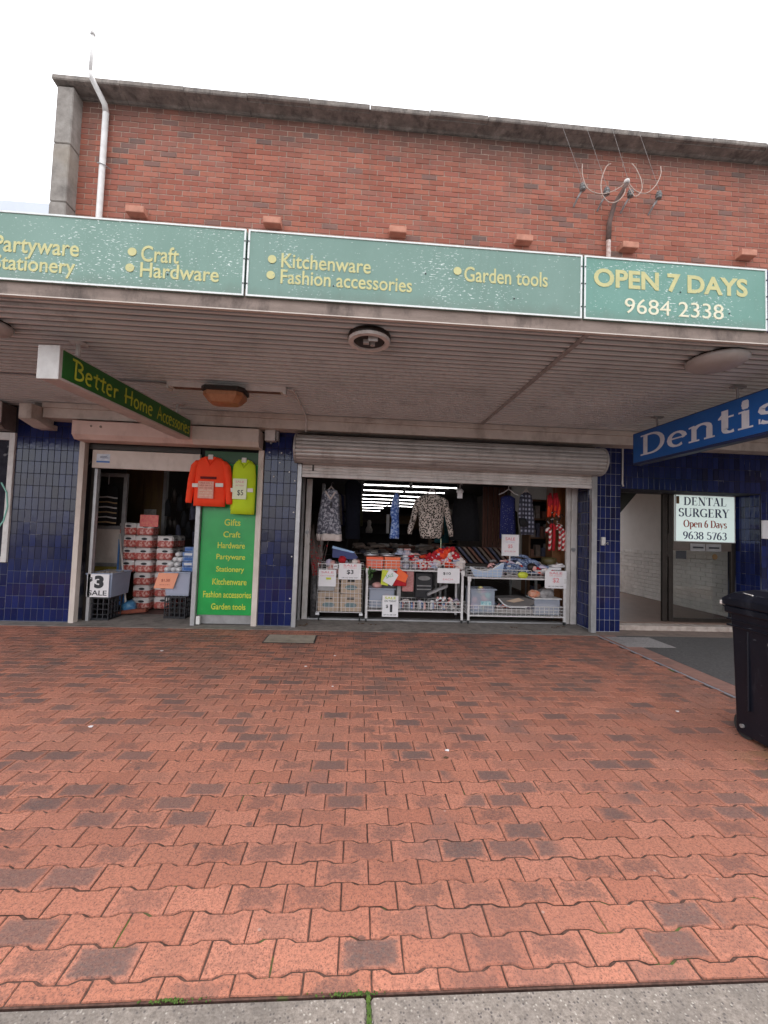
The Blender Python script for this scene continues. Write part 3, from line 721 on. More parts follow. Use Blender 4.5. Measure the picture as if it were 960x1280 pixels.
for a, b in ((3.0, 6.15), (6.15, 7.04), (7.04, 7.925)):
    MB().rbox(-4.70, -4.462, -.2, .38, a+.003, b-.003, .012).build('pilaster_block', M_CONC, wall)
# neighbouring building, far left
nbld = thing('neighbour_building', (-10, 6, 0), 'pale rendered building edge seen beyond the concrete pilaster', 'building')
B(-18, -4.9, 2, 10, 0, 7.50).build('wall', M_OFFW, nbld)
B(-18.1, -4.88, 1.92, 10, 7.53, 7.74).build('parapet', mat('pale_blue_fascia', (.62, .66, .74), (.58, .62, .70), 4, .6), nbld)
B(-18.05, -4.89, 1.96, 10, 7.5, 7.53).build('gutter', M_BRONZE, nbld)

# white vent pipe climbing the wall
vp = thing('vent_pipe', (-4.07, -.08, 3.3), 'white vent pipe climbing the brick wall and over the coping', 'pipe')
MB().tube([(-4.07, -.07, 3.5), (-4.07, -.07, 7.72)], .042, 12).build('lower_pipe', M_WHITE, vp, True)
MB().tube([(-4.07, -.07, 7.70), (-4.075, -.10, 7.80), (-4.15, -.29, 7.98), (-4.165, -.31, 8.06)], [.044, .042, .036, .032], 12).build('offset_bend', M_WHITE, vp, True)
MB().tube([(-4.165, -.31, 8.04), (-4.165, -.31, 8.62)], .024, 10).tube([(-4.165, -.31, 8.62), (-4.165, -.31, 8.68)], .034, 10).build('upper_pipe', M_WHITE, vp, True)
MB().tube([(-4.12, -.115, 6.86), (-4.07, -.116, 6.86), (-4.02, -.1, 6.85), (-3.97, -.02, 6.85)], .007, 6).build('pipe_clip', M_GREY, vp)

# overhead service: bracket pole, four insulators, wires
svc = thing('service_mast', (3.89, -.1, 5.8), 'rusted crooked service mast with four insulators and looping cables on brick', 'cable mast')
MB().tube([(3.89, -.07, 5.5), (3.885, -.07, 6.35)], .034, 10).build('white_conduit', mat('flaking_white_conduit', (.62, .52, .48), (.28, .15, .11), 18, .7), svc, True)
MB().tube([(3.885, -.07, 6.33), (3.89, -.08, 6.62), (3.92, -.16, 6.86), (4.0, -.26, 7.02), (4.03, -.30, 7.10)], [.04, .038, .034, .03, .028], 10).build('mast_pipe', mat('dark_rust', (.09, .06, .05), (.16, .10, .085), 14, .85), svc, True)
MB().lathe([(.034, -.02), (.045, 0), (.04, .03), (.015, .05)], (4.03, -.30, 7.12), 10).build('mast_cap', M_OFFW, svc, True)
M_PORC = mat('dark_porcelain', (.05, .045, .045), (.3, .29, .28), 40, .3)
INS = [(3.36, 7.10), (3.76, 7.06), (4.16, 7.06), (4.64, 7.07)]
for x, z in INS:
    g = MB()
    g.tube([(x-.03, 0, z-.20), (x-.02, -.10, z-.13), (x+.03, -.14, z-.03)], .014, 6)
    g.build('insulator_bracket', M_GREY, svc)
    MB().lathe([(.018, -.05), (.045, -.045), (.045, -.02), (.025, -.012), (.05, 0), (.05, .02), (.026, .03), (.042, .04), (.036, .062)], (x+.03, -.16, z), 12).build('insulator', M_PORC, svc, True)
def sag(a, b, s, n=10):
    return [(a[0]+(b[0]-a[0])*i/n, a[1]+(b[1]-a[1])*i/n, a[2]+(b[2]-a[2])*i/n-s*4*(i/n)*(1-i/n)) for i in range(n+1)]
M_CABLE = mat('pale_cable', (.52, .40, .34), (.40, .30, .25), 20, .6); M_LINE = mat('grey_line_wire', (.34, .32, .31), (.42, .40, .39), 20, .6)
cp = (4.03, -.33, 7.10)
loops = [((3.30, -.22, 7.10), .40), ((3.70, -.22, 7.42), .62), ((4.12, -.22, 7.40), .46), ((4.62, -.22, 7.22), .30)]
for (a, s_), xo in zip(loops, (-.09, -.2, .12, .05)):
    pass
def smooth_path(P, n=5):
    P = [P[0]]+P+[P[-1]]; out = []
    for i in range(1, len(P)-2):
        for k in range(n):
            t_ = k/n; a, b, c, d_ = (Vector(q) for q in P[i-1:i+3])
            out.append(tuple(.5*((2*b)+(c-a)*t_+(2*a-5*b+4*c-d_)*t_*t_+(3*b-a-3*c+d_)*t_**3)))
    return out+[P[-1]]
for L in ([(3.33, 7.40), (3.32, 7.18), (3.40, 6.95), (3.60, 6.88), (3.82, 6.96), (4.04, 7.13)],
          [(3.80, 7.45), (3.71, 7.37), (3.62, 7.12), (3.62, 6.90), (3.73, 6.76), (3.86, 6.78), (3.99, 6.92), (4.04, 7.13)],
          [(4.15, 7.48), (4.20, 7.38), (4.27, 7.18), (4.27, 7.00), (4.17, 6.89), (4.09, 7.01), (4.05, 7.13)],
          [(4.63, 7.48), (4.61, 7.32), (4.51, 7.11), (4.35, 6.96), (4.19, 6.98), (4.06, 7.13)]):
    n_ = len(L)
    MB().tube(smooth_path([(a, -.25-.06*math.sin(3.1*i/n_), b) for i, (a, b) in enumerate(L)]), .0065, 6).build('cable_loop', M_CABLE, svc, True)
far = [(1.18, -3, 6.05+3.6), (1.49, -3, 9.68), (1.81, -3, 9.72), (2.03, -3, 9.75)]
for (x, z), (tx, ty, tz) in zip(INS, [(1.94, -.96, 9.0), (2.32, -.98, 9.0), (2.75, -1.0, 9.0), (3.05, -1.02, 9.0)]):
    a = Vector((x+.02, -.2, z+.02)); d = Vector((tx, ty, tz))-a; b = a+d*14
    MB().tube([tuple(a+(b-a)*i/24) for i in range(25)], .0026, 5).build('line_wire', M_LINE, svc)
for p in ((-.9, 7.0), (5.1, 6.6)): pass

# ================================================================== AWNING
awn = thing('awning', (1, -1.5, 3.0), 'wide suspended footpath awning with ribbed underside', 'awning')
prof = []; y = -3.09
while y < -.0:
    prof += [(y, 3.178), (y+.058, 3.178), (y+.060, 3.147), (y+.085, 3.147), (y+.087, 3.178)]; y += .093
prof = [p for p in prof if p[0] < .0]+[(.0, 3.178)]
def sheet(x0, x1):
    n = len(prof); m = MB()
    m.v = [(x0, a, b) for a, b in prof]+[(x1, a, b) for a, b in prof]+[(x0, a, b+.01) for a, b in prof]+[(x1, a, b+.01) for a, b in prof]
    m.f = [(i, i+1, n+i+1, n+i) for i in range(n-1)]+[(2*n+i, 3*n+i, 3*n+i+1, 2*n+i+1) for i in range(n-1)]
    return m
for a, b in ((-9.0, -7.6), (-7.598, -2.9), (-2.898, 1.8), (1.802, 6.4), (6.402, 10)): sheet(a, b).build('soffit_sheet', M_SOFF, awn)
for x in (1.8, 6.4):
    MB().prism([(x-.026, 3.147), (x+.026, 3.147), (x+.022, 3.138), (x-.022, 3.138)], 1, -3.09, -.26).build('cover_strip', M_STRIP, awn)
MB().prism([(-3.112, 3.137), (-3.07, 3.137), (-3.07, 3.17), (-3.075, 3.17), (-3.08, 3.30), (-3.112, 3.30)], 0, -9, 10).build('fascia_strip', M_FASC, awn)
MB().prism([(-3.122, 3.128), (-3.09, 3.128), (-3.09, 3.136), (-3.122, 3.136)], 0, -9, 10).build('fascia_edge_angle', M_BEIGE, awn)
B(-9, 10, -3.08, -3.05, 3.17, 3.74).build('fascia_backing', M_GREY, awn)
B(-9, 10, -3.05, .003, 3.40, 3.43).build('roof_deck', M_GREY, awn)
B(-4.53, 9.5, -.25, -.003, 2.935, 3.072).build('wall_beam', M_BEAM, awn)
B(-4.53, 9.5, -.275, -.003, 3.075, 3.146).build('beam_ledge', M_BEAM, awn)
MB().rbox(-4.72, -4.55, -.42, -.003, 2.87, 3.08, .006).prism([(-.42, 2.868), (-.003, 2.868), (-.003, 2.80), (-.15, 2.80)], 0, -4.72, -4.5).build('beam_end_bracket', M_BEAM, awn)

# fascia signs
def edge(x0, x1, z0, z1, y0, y1, w, m, par):
    g = MB().box(x0, x1, y0, y1, z1-w, z1).box(x0, x1, y0, y1, z0, z0+w).box(x0, x0+w, y0, y1, z0+w, z1-w).box(x1-w, x1, y0, y1, z0+w, z1-w)
    return g.build('edging', m, par)
def fsign(x0, x1, m, label, cols):
    t = thing('fascia_sign', ((x0+x1)/2, -3.1, 3.235), label, 'sign')
    pn = B(x0, x1, -3.13, -3.082, 3.235, 3.755).build('panel', m, t)
    edge(x0, x1, 3.235, 3.755, -3.136, -3.128, .013, M_TRIM, t)
    g = MB()
    for x in (x0+.006, x1-.006):
        for z in (3.33, 3.52, 3.66): g.cyl((x, -3.139, z), (x, -3.13, z), .006, n=6)
    for i in range(3): g.cyl((x0+(x1-x0)*(.25+.27*i), -3.134, 3.36+.15*(i % 2)), (x0+(x1-x0)*(.25+.27*i), -3.13, 3.36+.15*(i % 2)), .006, n=6)
    g.build('screws', M_INK, t)
    for body, mm, a, b, w, h, bd in cols: text(body, mm, pn, (a, -3.1315, b), FX, UZ, w, h, bd)
    return t
def dot(t, x, z, rr=.032): MB().lathe([(rr, 0), (rr, .003)], (x, -3.1345, z), 18, ax=1).build('bullet', M_YEL, t)
s1 = fsign(-3.62, -.937, M_SIGN1, 'flaking green fascia sign listing Partyware, Stationery, Craft and Hardware', [
    ('Partyware', M_YEL, -2.745, 3.405, .60, .165, .012), ('Stationery', M_YEL, -2.74, 3.275, .575, .150, .012),
    ('Craft', M_YEL, -1.70, 3.445, .275, .125, .012), ('Hardware', M_YEL, -1.70, 3.325, .575, .115, .012)])
dot(s1, -1.765, 3.513); dot(s1, -1.775, 3.39)
s2 = fsign(-.92, 1.712, M_SIGN2, 'long green fascia sign listing Kitchenware, Fashion accessories and Garden tools', [
    ('Kitchenware', M_YEL, -.665, 3.475, .685, .115, .012), ('Fashion accessories', M_YEL, -.665, 3.35, 1.01, .112, .012),
    ('Garden tools', M_YEL, .755, 3.47, .675, .122, .012)])
dot(s2, -.735, 3.535); dot(s2, -.74, 3.41); dot(s2, .70, 3.55)
s3 = fsign(1.73, 3.287, M_SIGN3, 'OPEN 7 DAYS end panel of the green fascia signs with phone number', [
    ('OPEN 7 DAYS', M_YEL, 1.81, 3.505, 1.31, .155, .03), ('9684 2338', M_PALE, 2.07, 3.305, .84, .125, .0)])
s4 = fsign(3.305, 6.4, mat('violet_sign_print', (.20, .19, .36), (.24, .22, .42), 3, .5), 'violet fascia sign edge beyond the OPEN 7 DAYS panel', [])

# hanging light boxes
gb = thing('hanging_sign', (-2.69, -1.35, 2.70), 'green hanging light box reading Better Home Accessories', 'sign')
MB().rbox(-2.785, -2.605, -2.60, -.30, 2.70, 2.985, .006).build('casing', mat('pinkish_white_casing', (.62, .54, .51), (.54, .46, .43), 5, .5, grime=.25), gb)
B(-2.604, -2.598, -2.57, -.33, 2.722, 2.965).build('face', M_GREENB, gb)
MB().rbox(-2.79, -2.60, -2.612, -2.601, 2.695, 2.99, .003).build('end_cap', M_WHITE, gb)
glyphs('Better', HAND, M_YEL2, gb, (-2.5965, -2.46, 2.765), (0, 1, 0), UZ, .60, .165, pen=.13, track=.02)
glyphs('Home', HAND, M_YEL2, gb, (-2.5965, -1.76, 2.765), (0, 1, 0), UZ, .52, .165, pen=.13, track=.02)
glyphs('Accessories', HAND, M_YEL2, gb, (-2.5965, -1.15, 2.765), (0, 1, 0), UZ, .80, .165, pen=.12, track=.0)
for y in (-2.30, -.52):
    g = MB().cyl((-2.69, y, 2.97), (-2.69, y, 3.15), .022, n=10).build('hanger_pipe', M_OFFW, gb, True)
    MB().lathe([(.075, 0), (.07, .018), (.03, .03)], (-2.69, y, 3.137), 16).build('hanger_flange', M_OFFW, gb, True)
gb.rotation_euler = (0, 0, -R(4)); gb.location.x += .075
db = thing('hanging_sign', (3.97, -1.9, 2.55), 'blue Dentist sign hanging at right angles to the wall', 'sign')
MB().rbox(3.905, 4.02, -3.0, -.65, 2.545, 3.0, .006).build('casing', M_BLUEED, db)
B(3.899, 3.904, -2.98, -.67, 2.575, 2.985).build('face', M_BLUE, db)
glyphs('Dentist', SER, M_SILV, db, (3.8985, -.80, 2.655), (0, -1, 0), UZ, 2.17, .275, wt=1.95)
for y in (-1.05, -2.2):
    MB().tube([(3.96, y, 2.99), (3.965, y, 3.06), (3.95, y, 3.15)], .013, 8).build('hanger_rod', M_GREY, db)
    MB().rbox(3.89, 4.04, y-.03, y+.03, 3.128, 3.15, .003).build('hanger_plate', M_GREY, db)

# awning lights
l1 = thing('ceiling_light', (.03, -2.80, 3.13), 'open round ceiling light without its cover, middle of the awning', 'light')
MB().lathe([(.175, 0), (.185, .02), (.18, .05)], (.03, -2.80, 3.10), 32).build('base_ring', M_BRONZE, l1, True)
g = MB(); b0 = len(g.v)
for i in range(36):
    a = 2*math.pi*i/36; b_ = 2*math.pi*(i+1)/36
    for rr, z in ((.135, 3.085), (.175, 3.085), (.18, 3.11), (.13, 3.11)): g.v.append((.03+rr*math.cos(a), -2.8+rr*math.sin(a), z))
for i in range(36):
    j = (i+1) % 36
    for k in range(4): g.f.append((i*4+k, i*4+(k+1) % 4, j*4+(k+1) % 4, j*4+k))
g.build('retaining_ring', M_OFFW, l1)
B(-.02, .03, -2.84, -2.80, 3.07, 3.11).cyl((.06, -2.79, 3.07), (.06, -2.79, 3.10), .022, n=8).box(.02, .10, -2.90, -2.885, 3.06, 3.10).build('lampholder', M_LAMPGL, l1)
def dome(x, y, rr, label, tilt=0):
    t = thing('ceiling_light', (x, y, 3.12), label, 'light')
    MB().lathe([(rr*.55, -.075), (rr*.82, -.058), (rr*.95, -.035), (rr, -.015), (rr*.98, 0)], (0+x, y, 3.13), 36).build('diffuser', M_LAMPGL, t, True)
    MB().lathe([(rr*.9, 0), (rr*.9, .02)], (x, y, 3.13), 24).build('base_plate', M_BRONZE, t); return t
d1 = dome(3.16, -2.80, .235, 'grey domed oval ceiling light above the blue hanging sign'); 
d2 = dome(-3.2, -2.63, .17, 'ceiling light at the far left edge of the awning')
bt = thing('batten_light', (-1.6, -1.38, 3.1), 'long white batten without tube carrying an amber lamp under the awning', 'light')
g = MB().rbox(-2.29, -.92, -1.425, -1.335, 3.085, 3.15, .004)
g.box(-2.29, -2.26, -1.44, -1.32, 3.06, 3.10).box(-.95, -.92, -1.44, -1.32, 3.06, 3.10).build('batten_body', M_OFFW, bt)
B(-2.22, -.99, -1.415, -1.345, 3.079, 3.0845).build('open_channel', mat('rusty_channel', (.10, .05, .035), (.2, .12, .09), 14, .8), bt)
al = thing('bulkhead_light', (-1.62, -1.38, 3.0), 'amber octagonal bulkhead lamp fixed to the white batten', 'light')
oc = lambda rx, ry, c: [(-rx+c, -ry), (rx-c, -ry), (rx, -ry+c), (rx, ry-c), (rx-c, ry), (-rx+c, ry), (-rx, ry-c), (-rx, -ry+c)]
def octa(levels, cx, cy):
    g = MB()
    for rx, ry, c, z in levels: g.v += [(cx+a, cy+b, z) for a, b in oc(rx, ry, c)]
    for i in range(len(levels)-1):
        for k in range(8): g.f.append((i*8+k, i*8+(k+1) % 8, (i+1)*8+(k+1) % 8, (i+1)*8+k))
    g.f.append(tuple(range(8))[::-1]); g.f.append(tuple(range(len(g.v)-8, len(g.v)))); return g
octa([(.245, .16, .06, 3.083), (.245, .16, .06, 3.04), (.235, .15, .06, 3.03)], -1.62, -1.40).build('base', M_BRONZE, al)
octa([(.225, .145, .06, 3.029), (.225, .145, .06, 2.985), (.17, .105, .05, 2.915), (.15, .085, .04, 2.905)], -1.62, -1.40).build('diffuser', M_AMBER, al)
g = MB().tube([(-.92, -1.38, 3.135), (-.86, -1.35, 3.14), (-.84, -1.2, 3.14), (-.84, -.32, 3.135), (-.83, -.29, 3.05), (-.83, -.27, 2.90)], .012, 8)
tag(g.build('conduit', M_OFFW, None, True), 'thin painted conduit from the batten across the soffit to the beam', 'conduit')
g = MB().tube([(-2.29, -1.38, 3.13), (-2.5, -1.37, 3.14), (-4.2, -1.40, 3.142)], .009, 6)
tag(g.build('conduit', M_GREY, None, True), 'thin grey wire running left from the batten behind the green sign', 'conduit')

# ================================================================== TILED PIERS
tmb = MB().rbox(-.0438, .0438, 0, .012, -.0895, .0895, .0022)
tme = bpy.data.meshes.new('tile'); tme.from_pydata(tmb.v, [], tmb.f); tme.materials.append(M_TILE)
def tiles(par, x0, x1, z0, z1, Y=0, px=.0915, pz=.183, side=None):
    nx = max(1, round((x1-x0)/px)); nz = max(1, round((z1-z0)/pz)); wx = (x1-x0)/nx; wz = (z1-z0)/nz
    for i in range(nx):
        for k in range(nz):
            j = random.uniform(-.0012, .0006)
            sc = ((wx-.0055)/.0876, 1, (wz-.0055)/.179)
            c = x0+(i+.5)*wx
            if side is None: inst(tme, 'tile', (c, Y+j, z0+(k+.5)*wz), par, 0, sc)
            else: inst(tme, 'tile', (side+j, c, z0+(k+.5)*wz), par, -R(90), sc)
p1 = thing('tiled_pier', (-4.6, .15, 0), 'wide blue tiled pier left of the open doorway', 'pier')
B(-9, -4.155, .004, .30, 0, 3.14).build('grout_body', M_GROUT, p1)
B(-9, -4.48, .01, .30, 3.141, 3.42).build('head_wall', M_DARK, p1)
tiles(p1, -5.055, -4.16, .015, 3.05)
tiles(p1, -6.15, -5.058, .015, .84)
p2 = thing('tiled_pier', (-1.2, .15, 0), 'narrow blue tiled pier between the two shop openings', 'pier')
B(-1.47, -.965, .004, .5, 0, 3.1).build('grout_body', M_GROUT, p2); tiles(p2, -1.468, -.97, .015, 3.05)
p3 = thing('tiled_pier', (3.95, .15, 0), 'blue tiled pier between the roller shutter and the surgery entrance', 'pier')
B(3.754, 4.168, .004, .52, 0, 3.1).build('grout_body', M_GROUTW, p3); tiles(p3, 3.752, 4.17, .015, 3.05)
tiles(p3, .02, .50, .015, 2.46, side=3.7495)
# jamb tiles face the opening
p4 = thing('tiled_wall', (6, .15, 0), 'blue tiled wall over and right of the surgery entrance', 'wall')
B(4.172, 6.56, .004, .60, 2.285, 3.1).build('lintel_body', M_GROUT, p4); B(6.562, 9.5, .004, .60, 0, 3.1).build('pier_body', M_GROUT, p4)
tiles(p4, 4.175, 6.56, 2.29, 3.05)
tiles(p4, 6.565, 7.02, .015, 3.05)
tiles(p4, .02, .44, .015, 2.28, side=6.5575)
tag(MB().rbox(6.555, 6.90, -.03, -.006, 1.56, 1.86, .004).build('notice_plate', M_CARD), 'small white plate on the blue tiles at the right edge', 'plate')
dev = thing('light_switch', (3.86, -.03, 1.42), 'broken white switch box on the blue pier right of the shutter', 'switch')
MB().rbox(3.84, 3.90, -.045, -.004, 1.37, 1.50, .006).build('box', M_WHITE, dev)
MB().tube([(3.87, -.05, 1.38), (3.93, -.055, 1.42), (3.93, -.05, 1.38)], .008, 6).build('lever', M_GREY, dev)
tag(MB().tube([(4.185, -.02, 3.0), (4.185, -.02, 2.36), (4.20, -.02, 2.32)], .012, 8).build('conduit', M_OFFW, None, True), 'short pale conduit down the tiles beside the surgery opening', 'conduit')
jb = thing('junction_box', (-1.37, -.06, 2.77), 'small white junction box on the blue pier beside the shutter drum', 'junction box')
MB().rbox(-1.455, -1.30, -.13, -.004, 2.775, 2.945, .006).build('box', M_WHITE, jb)
MB().rbox(-1.292, -1.255, -.11, -.004, 2.785, 2.93, .004).cyl((-1.37, -.06, 2.74), (-1.37, -.06, 2.775), .018, n=8).build('gland', M_GREY, jb)
g = MB()
for x, z in ((-1.40, 2.62), (-1.22, 2.62), (-1.24, 2.47), (-1.09, 2.33), (-1.32, 2.25)): g.lathe([(.012, -.006), (.012, 0)], (x, -.002, z), 8, ax=1)
for k, z in enumerate((.42, 1.05, 1.72, 2.2)): g.lathe([(.011, -.006), (.011, 0)], (-1.0, -.002, z), 8, ax=1)
g.build('fixing_screws', M_WHITE, p2)

# ================================================================== LEFT: neighbour window, shutter boxes, posts
lw = thing('shop_window', (-5.6, 0, .85), 'white framed window with green scribble at the left edge', 'window')
g = MB().rbox(-5.14, -5.062, -.03, .06, .85, 2.74, .004).rbox(-6.1, -5.14, -.028, .058, 2.63, 2.74, .004).rbox(-6.1, -5.142, -.028, .058, .85, .93, .004)
g.build('frame', M_WHITE, lw)
B(-6.1, -5.14, .02, .03, .93, 2.63).build('pane', mat('cluttered_dark_glass', (.05, .04, .035), (.14, .10, .08), 5, .15, grime=.3), lw)
MB().tube([(-5.20, -.034, 2.0), (-5.115, -.034, 1.86), (-5.09, -.034, 1.65), (-5.13, -.034, 1.45), (-5.22, -.034, 1.30)], .010, 6).build('painted_scribble', mat('mint_paint', (.25, .6, .5), (.3, .65, .55), 9, .6), lw)
sb = thing('shutter_box', (-5.6, -.2, 2.75), 'grey brown shutter box over the neighbour window at far left', 'shutter box')
MB().prism([(-.30, 2.86), (-.18, 2.755), (0.002, 2.755), (0.002, 3.12), (-.30, 3.12)], 0, -7, -5.09).build('box', mat('grey_brown_paint', (.20, .165, .15), (.15, .12, .11), 5, .6, grime=.4), sb)
MB().tube([(-5.075, -.28, 3.12), (-5.07, -.28, 2.95), (-5.08, -.27, 2.83)], .014, 8).build('cable', M_OFFW, sb)
def sbox(x0, x1, m, label):
    t = thing('shutter_box', ((x0+x1)/2, -.15, 2.64), label, 'shutter box')
    MB().prism([(-.30, 2.71), (-.24, 2.645), (-.003, 2.645), (-.003, 2.90), (-.30, 2.90)], 0, x0, x1).build('box', m, t); return t
b1 = sbox(-4.09, -2.44, M_PINK, 'faded pink shutter box above the open doorway')
MB().cyl((-3.83, -.306, 2.83), (-3.83, -.298, 2.83), .016, n=8).cyl((-3.70, -.306, 2.825), (-3.70, -.298, 2.825), .018, n=8).build('bolt', M_FASC, b1)
b2 = sbox(-2.436, -1.50, M_BEIGE, 'beige shutter box above the green list panel')
def post(x0, x1, y0, y1, z1, m, label, z0=0, name='post'):
    return tag(MB().rbox(x0, x1, y0, y1, z0, z1, .003).build(name, m), label, 'post')
post(-4.15, -4.075, -.035, .06, 2.66, M_BEIGE, 'cream door post at the edge of the wide tiled pier')
post(-1.555, -1.475, -.035, .06, 2.64, M_BEIGE, 'cream post between green list panel and narrow blue pier')
post(-2.425, -2.36, -.06, .04, 2.28, M_ALU, 'silver post left of the green list panel')
post(-4.0, -3.955, .10, .17, 2.28, M_ALU, 'slim silver jamb just inside the left doorway')
post(-.957, -.895, -.06, .02, 2.46, M_ALU, 'silver shutter guide on the left of the wide opening')
post(3.665, 3.745, -.06, .02, 2.50, M_ALU, 'silver shutter guide on the right of the wide opening')
gr = thing('door_frame', (-4.05, .2, 0), 'dark recessed frame around the left doorway', 'door frame')
B(-4.07, -4.0, .14, .25, 0, 2.64).build('jamb', M_BRONZE, gr); B(-4.07, -2.44, .05, .25, 2.565, 2.643).build('head', M_BRONZE, gr)
hd = thing('header_panel', (-3.2, .05, 2.28), 'cream header panel with small blue sticker over the doorway', 'panel')
MB().rbox(-3.995, -2.43, .02, .07, 2.28, 2.55, .004).build('board', M_BEIGE, hd)
B(-3.93, -3.74, .016, .019, 2.36, 2.49).build('sticker', mat('blue_white_sticker', (.65, .68, .72), (.45, .5, .6), 30, .5), hd)
B(-3.93, -3.74, .0145, .0155, 2.36, 2.385).build('sticker_band', M_BLUE, hd)
B(-3.88, -3.76, .0145, .0155, 2.43, 2.437).box(-3.88, -3.78, .0145, .0155, 2.45, 2.457).build('sticker_lines', M_NAVYINK, hd)
# green list panel
gp = thing('list_panel', (-1.99, 0, .15), 'tall green window panel listing goods in yellow', 'sign')
B(-2.352, -1.558, 0, .02, .155, 2.60).build('panel', M_GREEN, gp)
B(-2.35, -1.56, -.012, -.002, 2.42, 2.60).build('dark_top_band', mat('dark_green_print', (.008, .07, .012), (.006, .06, .01), 5, .4), gp)
rows = [('Toys', 1.70, .13, .11), ('Gifts', 1.485, .235, .10), ('Craft', 1.31, .25, .09), ('Hardware', 1.145, .40, .09), ('Partyware', .955, .42, .105), ('Stationery', .77, .41, .105), ('Kitchenware', .60, .50, .095), ('Fashion accessories', .41, .70, .095), ('Garden tools', .235, .50, .09)]
for b_, z, w, h in rows:
    cx = -1.90 if w < .6 else -1.925
    text(b_, M_YEL2, gp, (cx-w/2, -.0015, z), FX, UZ, w, h, .014)
tag(B(-2.35, -1.56, .022, .06, .02, .152).build('kick_plate', M_GREY), 'grey kick plate under the green list panel', 'plate')
tag(MB().rbox(-2.345, -2.29, -.05, -.004, .02, .14, .004).build('door_stop', M_WHITE), 'small white block at the foot of the green panel', 'block')
tag(MB().rbox(-2.356, -2.31, .03, .06, .3, 1.0, .004).build('white_strip', M_WHITE), 'white strip behind the left edge of the green panel', 'strip')
g = MB()
# ================================================================== ROLLER SHUTTER
rs = thing('roller_shutter', (1.35, -.2, 2.3), 'ribbed metal roller shutter rolled up above the wide opening', 'shutter')
cy, cz, rr = -.17, 2.665, .20
N_ = 15
for k in range(N_):
    a0 = R(60+k*18.5); a1 = R(60+(k+1)*18.5-1.3)
    pts = []
    for i in range(5):
        a = a0+(a1-a0)*i/4; q = rr+.011*math.sin(math.pi*i/4)
        pts.append((cy+q*math.cos(a+R(0)), cz+q*math.sin(a)))
    for i in range(4, -1, -1):
        a = a0+(a1-a0)*i/4; pts.append((cy+(rr-.012)*math.cos(a), cz+(rr-.012)*math.sin(a)))
    MB().prism(pts, 0, -.955, 3.70).build('slat', M_SLAT, rs)
MB().lathe([(rr-.014, 0), (rr-.014, 4.64)], (-.95, cy, cz), 24, ax=0).build('drum', M_GREY, rs)
for x0, x1 in ((-.985, -.958), (3.703, 3.73)):
    MB().lathe([(rr+.02, 0), (rr+.02, x1-x0)], (x0, cy, cz), 28, ax=0).build('end_plate', M_SLAT, rs)
for k in range(4):
    z0 = 2.455-k*.047
    pts = [(-.022, z0+.05), (-.036, z0+.04), (-.040, z0+.025), (-.034, z0+.008), (-.022, z0+.002), (-.010, z0+.002), (-.010, z0+.05)]
    MB().prism(pts, 0, -.892, 3.662).build('slat', M_OFFW, rs)
MB().rbox(-.892, 3.662, -.05, -.005, 2.262, 2.313, .006).build('bottom_rail', M_OFFW, rs)
MB().cyl((3.732, cy, 2.70), (3.80, cy, 2.70), .02, n=8).cyl((3.75, cy-.05, 2.60), (3.80, cy-.05, 2.60), .016, n=8).build('spindle', M_OFFW, rs)
B(-.74, -.715, -.055, -.04, 2.36, 2.45).build('lock_tab', M_BRONZE, rs)
fr = thing('sliding_door_track', (1.4, .5, 0), 'pale inner door frame around the wide shop opening', 'door frame')
MB().rbox(-.885, -.80, .50, .58, .0, 2.3, .004).build('left_stile', M_OFFW, fr)
MB().rbox(-.94, -.90, .40, .45, .0, 2.3, .004).build('inner_stile', M_GREY, fr)
MB().rbox(3.56, 3.625, .51, .57, .0, 2.42, .004).rbox(3.637, 3.735, .50, .58, .0, 2.42, .004).build('right_stile', M_OFFW, fr)
B(-.89, 3.74, .52, .56, 2.33, 2.41).build('top_track', M_GREY, fr)
MB().cyl((-.845, .47, 1.42), (-.845, .50, 1.42), .03, n=8).build('latch', M_ALU, fr)
MB().cyl((3.66, .47, 1.27), (3.66, .50, 1.27), .035, n=8).build('latch', M_ALU, fr)
tag(B(-.8, 3.56, .48, .60, .007, .03).build('floor_track', M_ALU), 'metal floor track under the white wire trolleys', 'track')

# ================================================================== INTERIOR SHELL
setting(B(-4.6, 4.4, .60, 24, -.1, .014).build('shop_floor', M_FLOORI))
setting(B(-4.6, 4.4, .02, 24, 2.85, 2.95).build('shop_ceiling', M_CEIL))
rm = thing('shop_room', (0, 12, 0), 'dark shop interior walls', 'room')
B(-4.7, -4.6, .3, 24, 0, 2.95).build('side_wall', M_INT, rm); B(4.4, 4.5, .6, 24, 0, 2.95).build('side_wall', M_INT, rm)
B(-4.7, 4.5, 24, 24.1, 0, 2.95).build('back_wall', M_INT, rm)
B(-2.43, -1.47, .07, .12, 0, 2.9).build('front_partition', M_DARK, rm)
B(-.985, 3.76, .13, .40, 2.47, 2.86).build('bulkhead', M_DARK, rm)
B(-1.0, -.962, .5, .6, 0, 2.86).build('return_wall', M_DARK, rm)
B(1.7, 4.4, 19.6, 19.65, 1.6, 2.45).build('lit_rear_panel', mat('dull_gold_panel', (.16, .10, .045), (.1, .06, .03), 4, .8), rm)
for i, y in enumerate((4.95, 6.55, 8.3, 10.1, 12.1, 14.4, 16.9, 20.4)):
    for k, x in enumerate((.10, 1.45)):
        if i > 5 and k == 1: continue
        tl = thing('tube_light', (x+.62, y, 2.74), '%s lit tube light of the %s row on the shop ceiling' % (['left', 'right'][k], ['nearest', 'second', 'third', 'fourth', 'fifth', 'sixth', 'seventh', 'farthest'][i]), 'light', 'tube lights in rows on the shop ceiling')
        MB().tube([(x, y, 2.74), (x+1.26, y, 2.74)], .010, 8).build('tube', M_TUBE, tl)
        B(x, x+1.26, y-.03, y+.03, 2.77, 2.84).build('batten', M_DARK, tl)
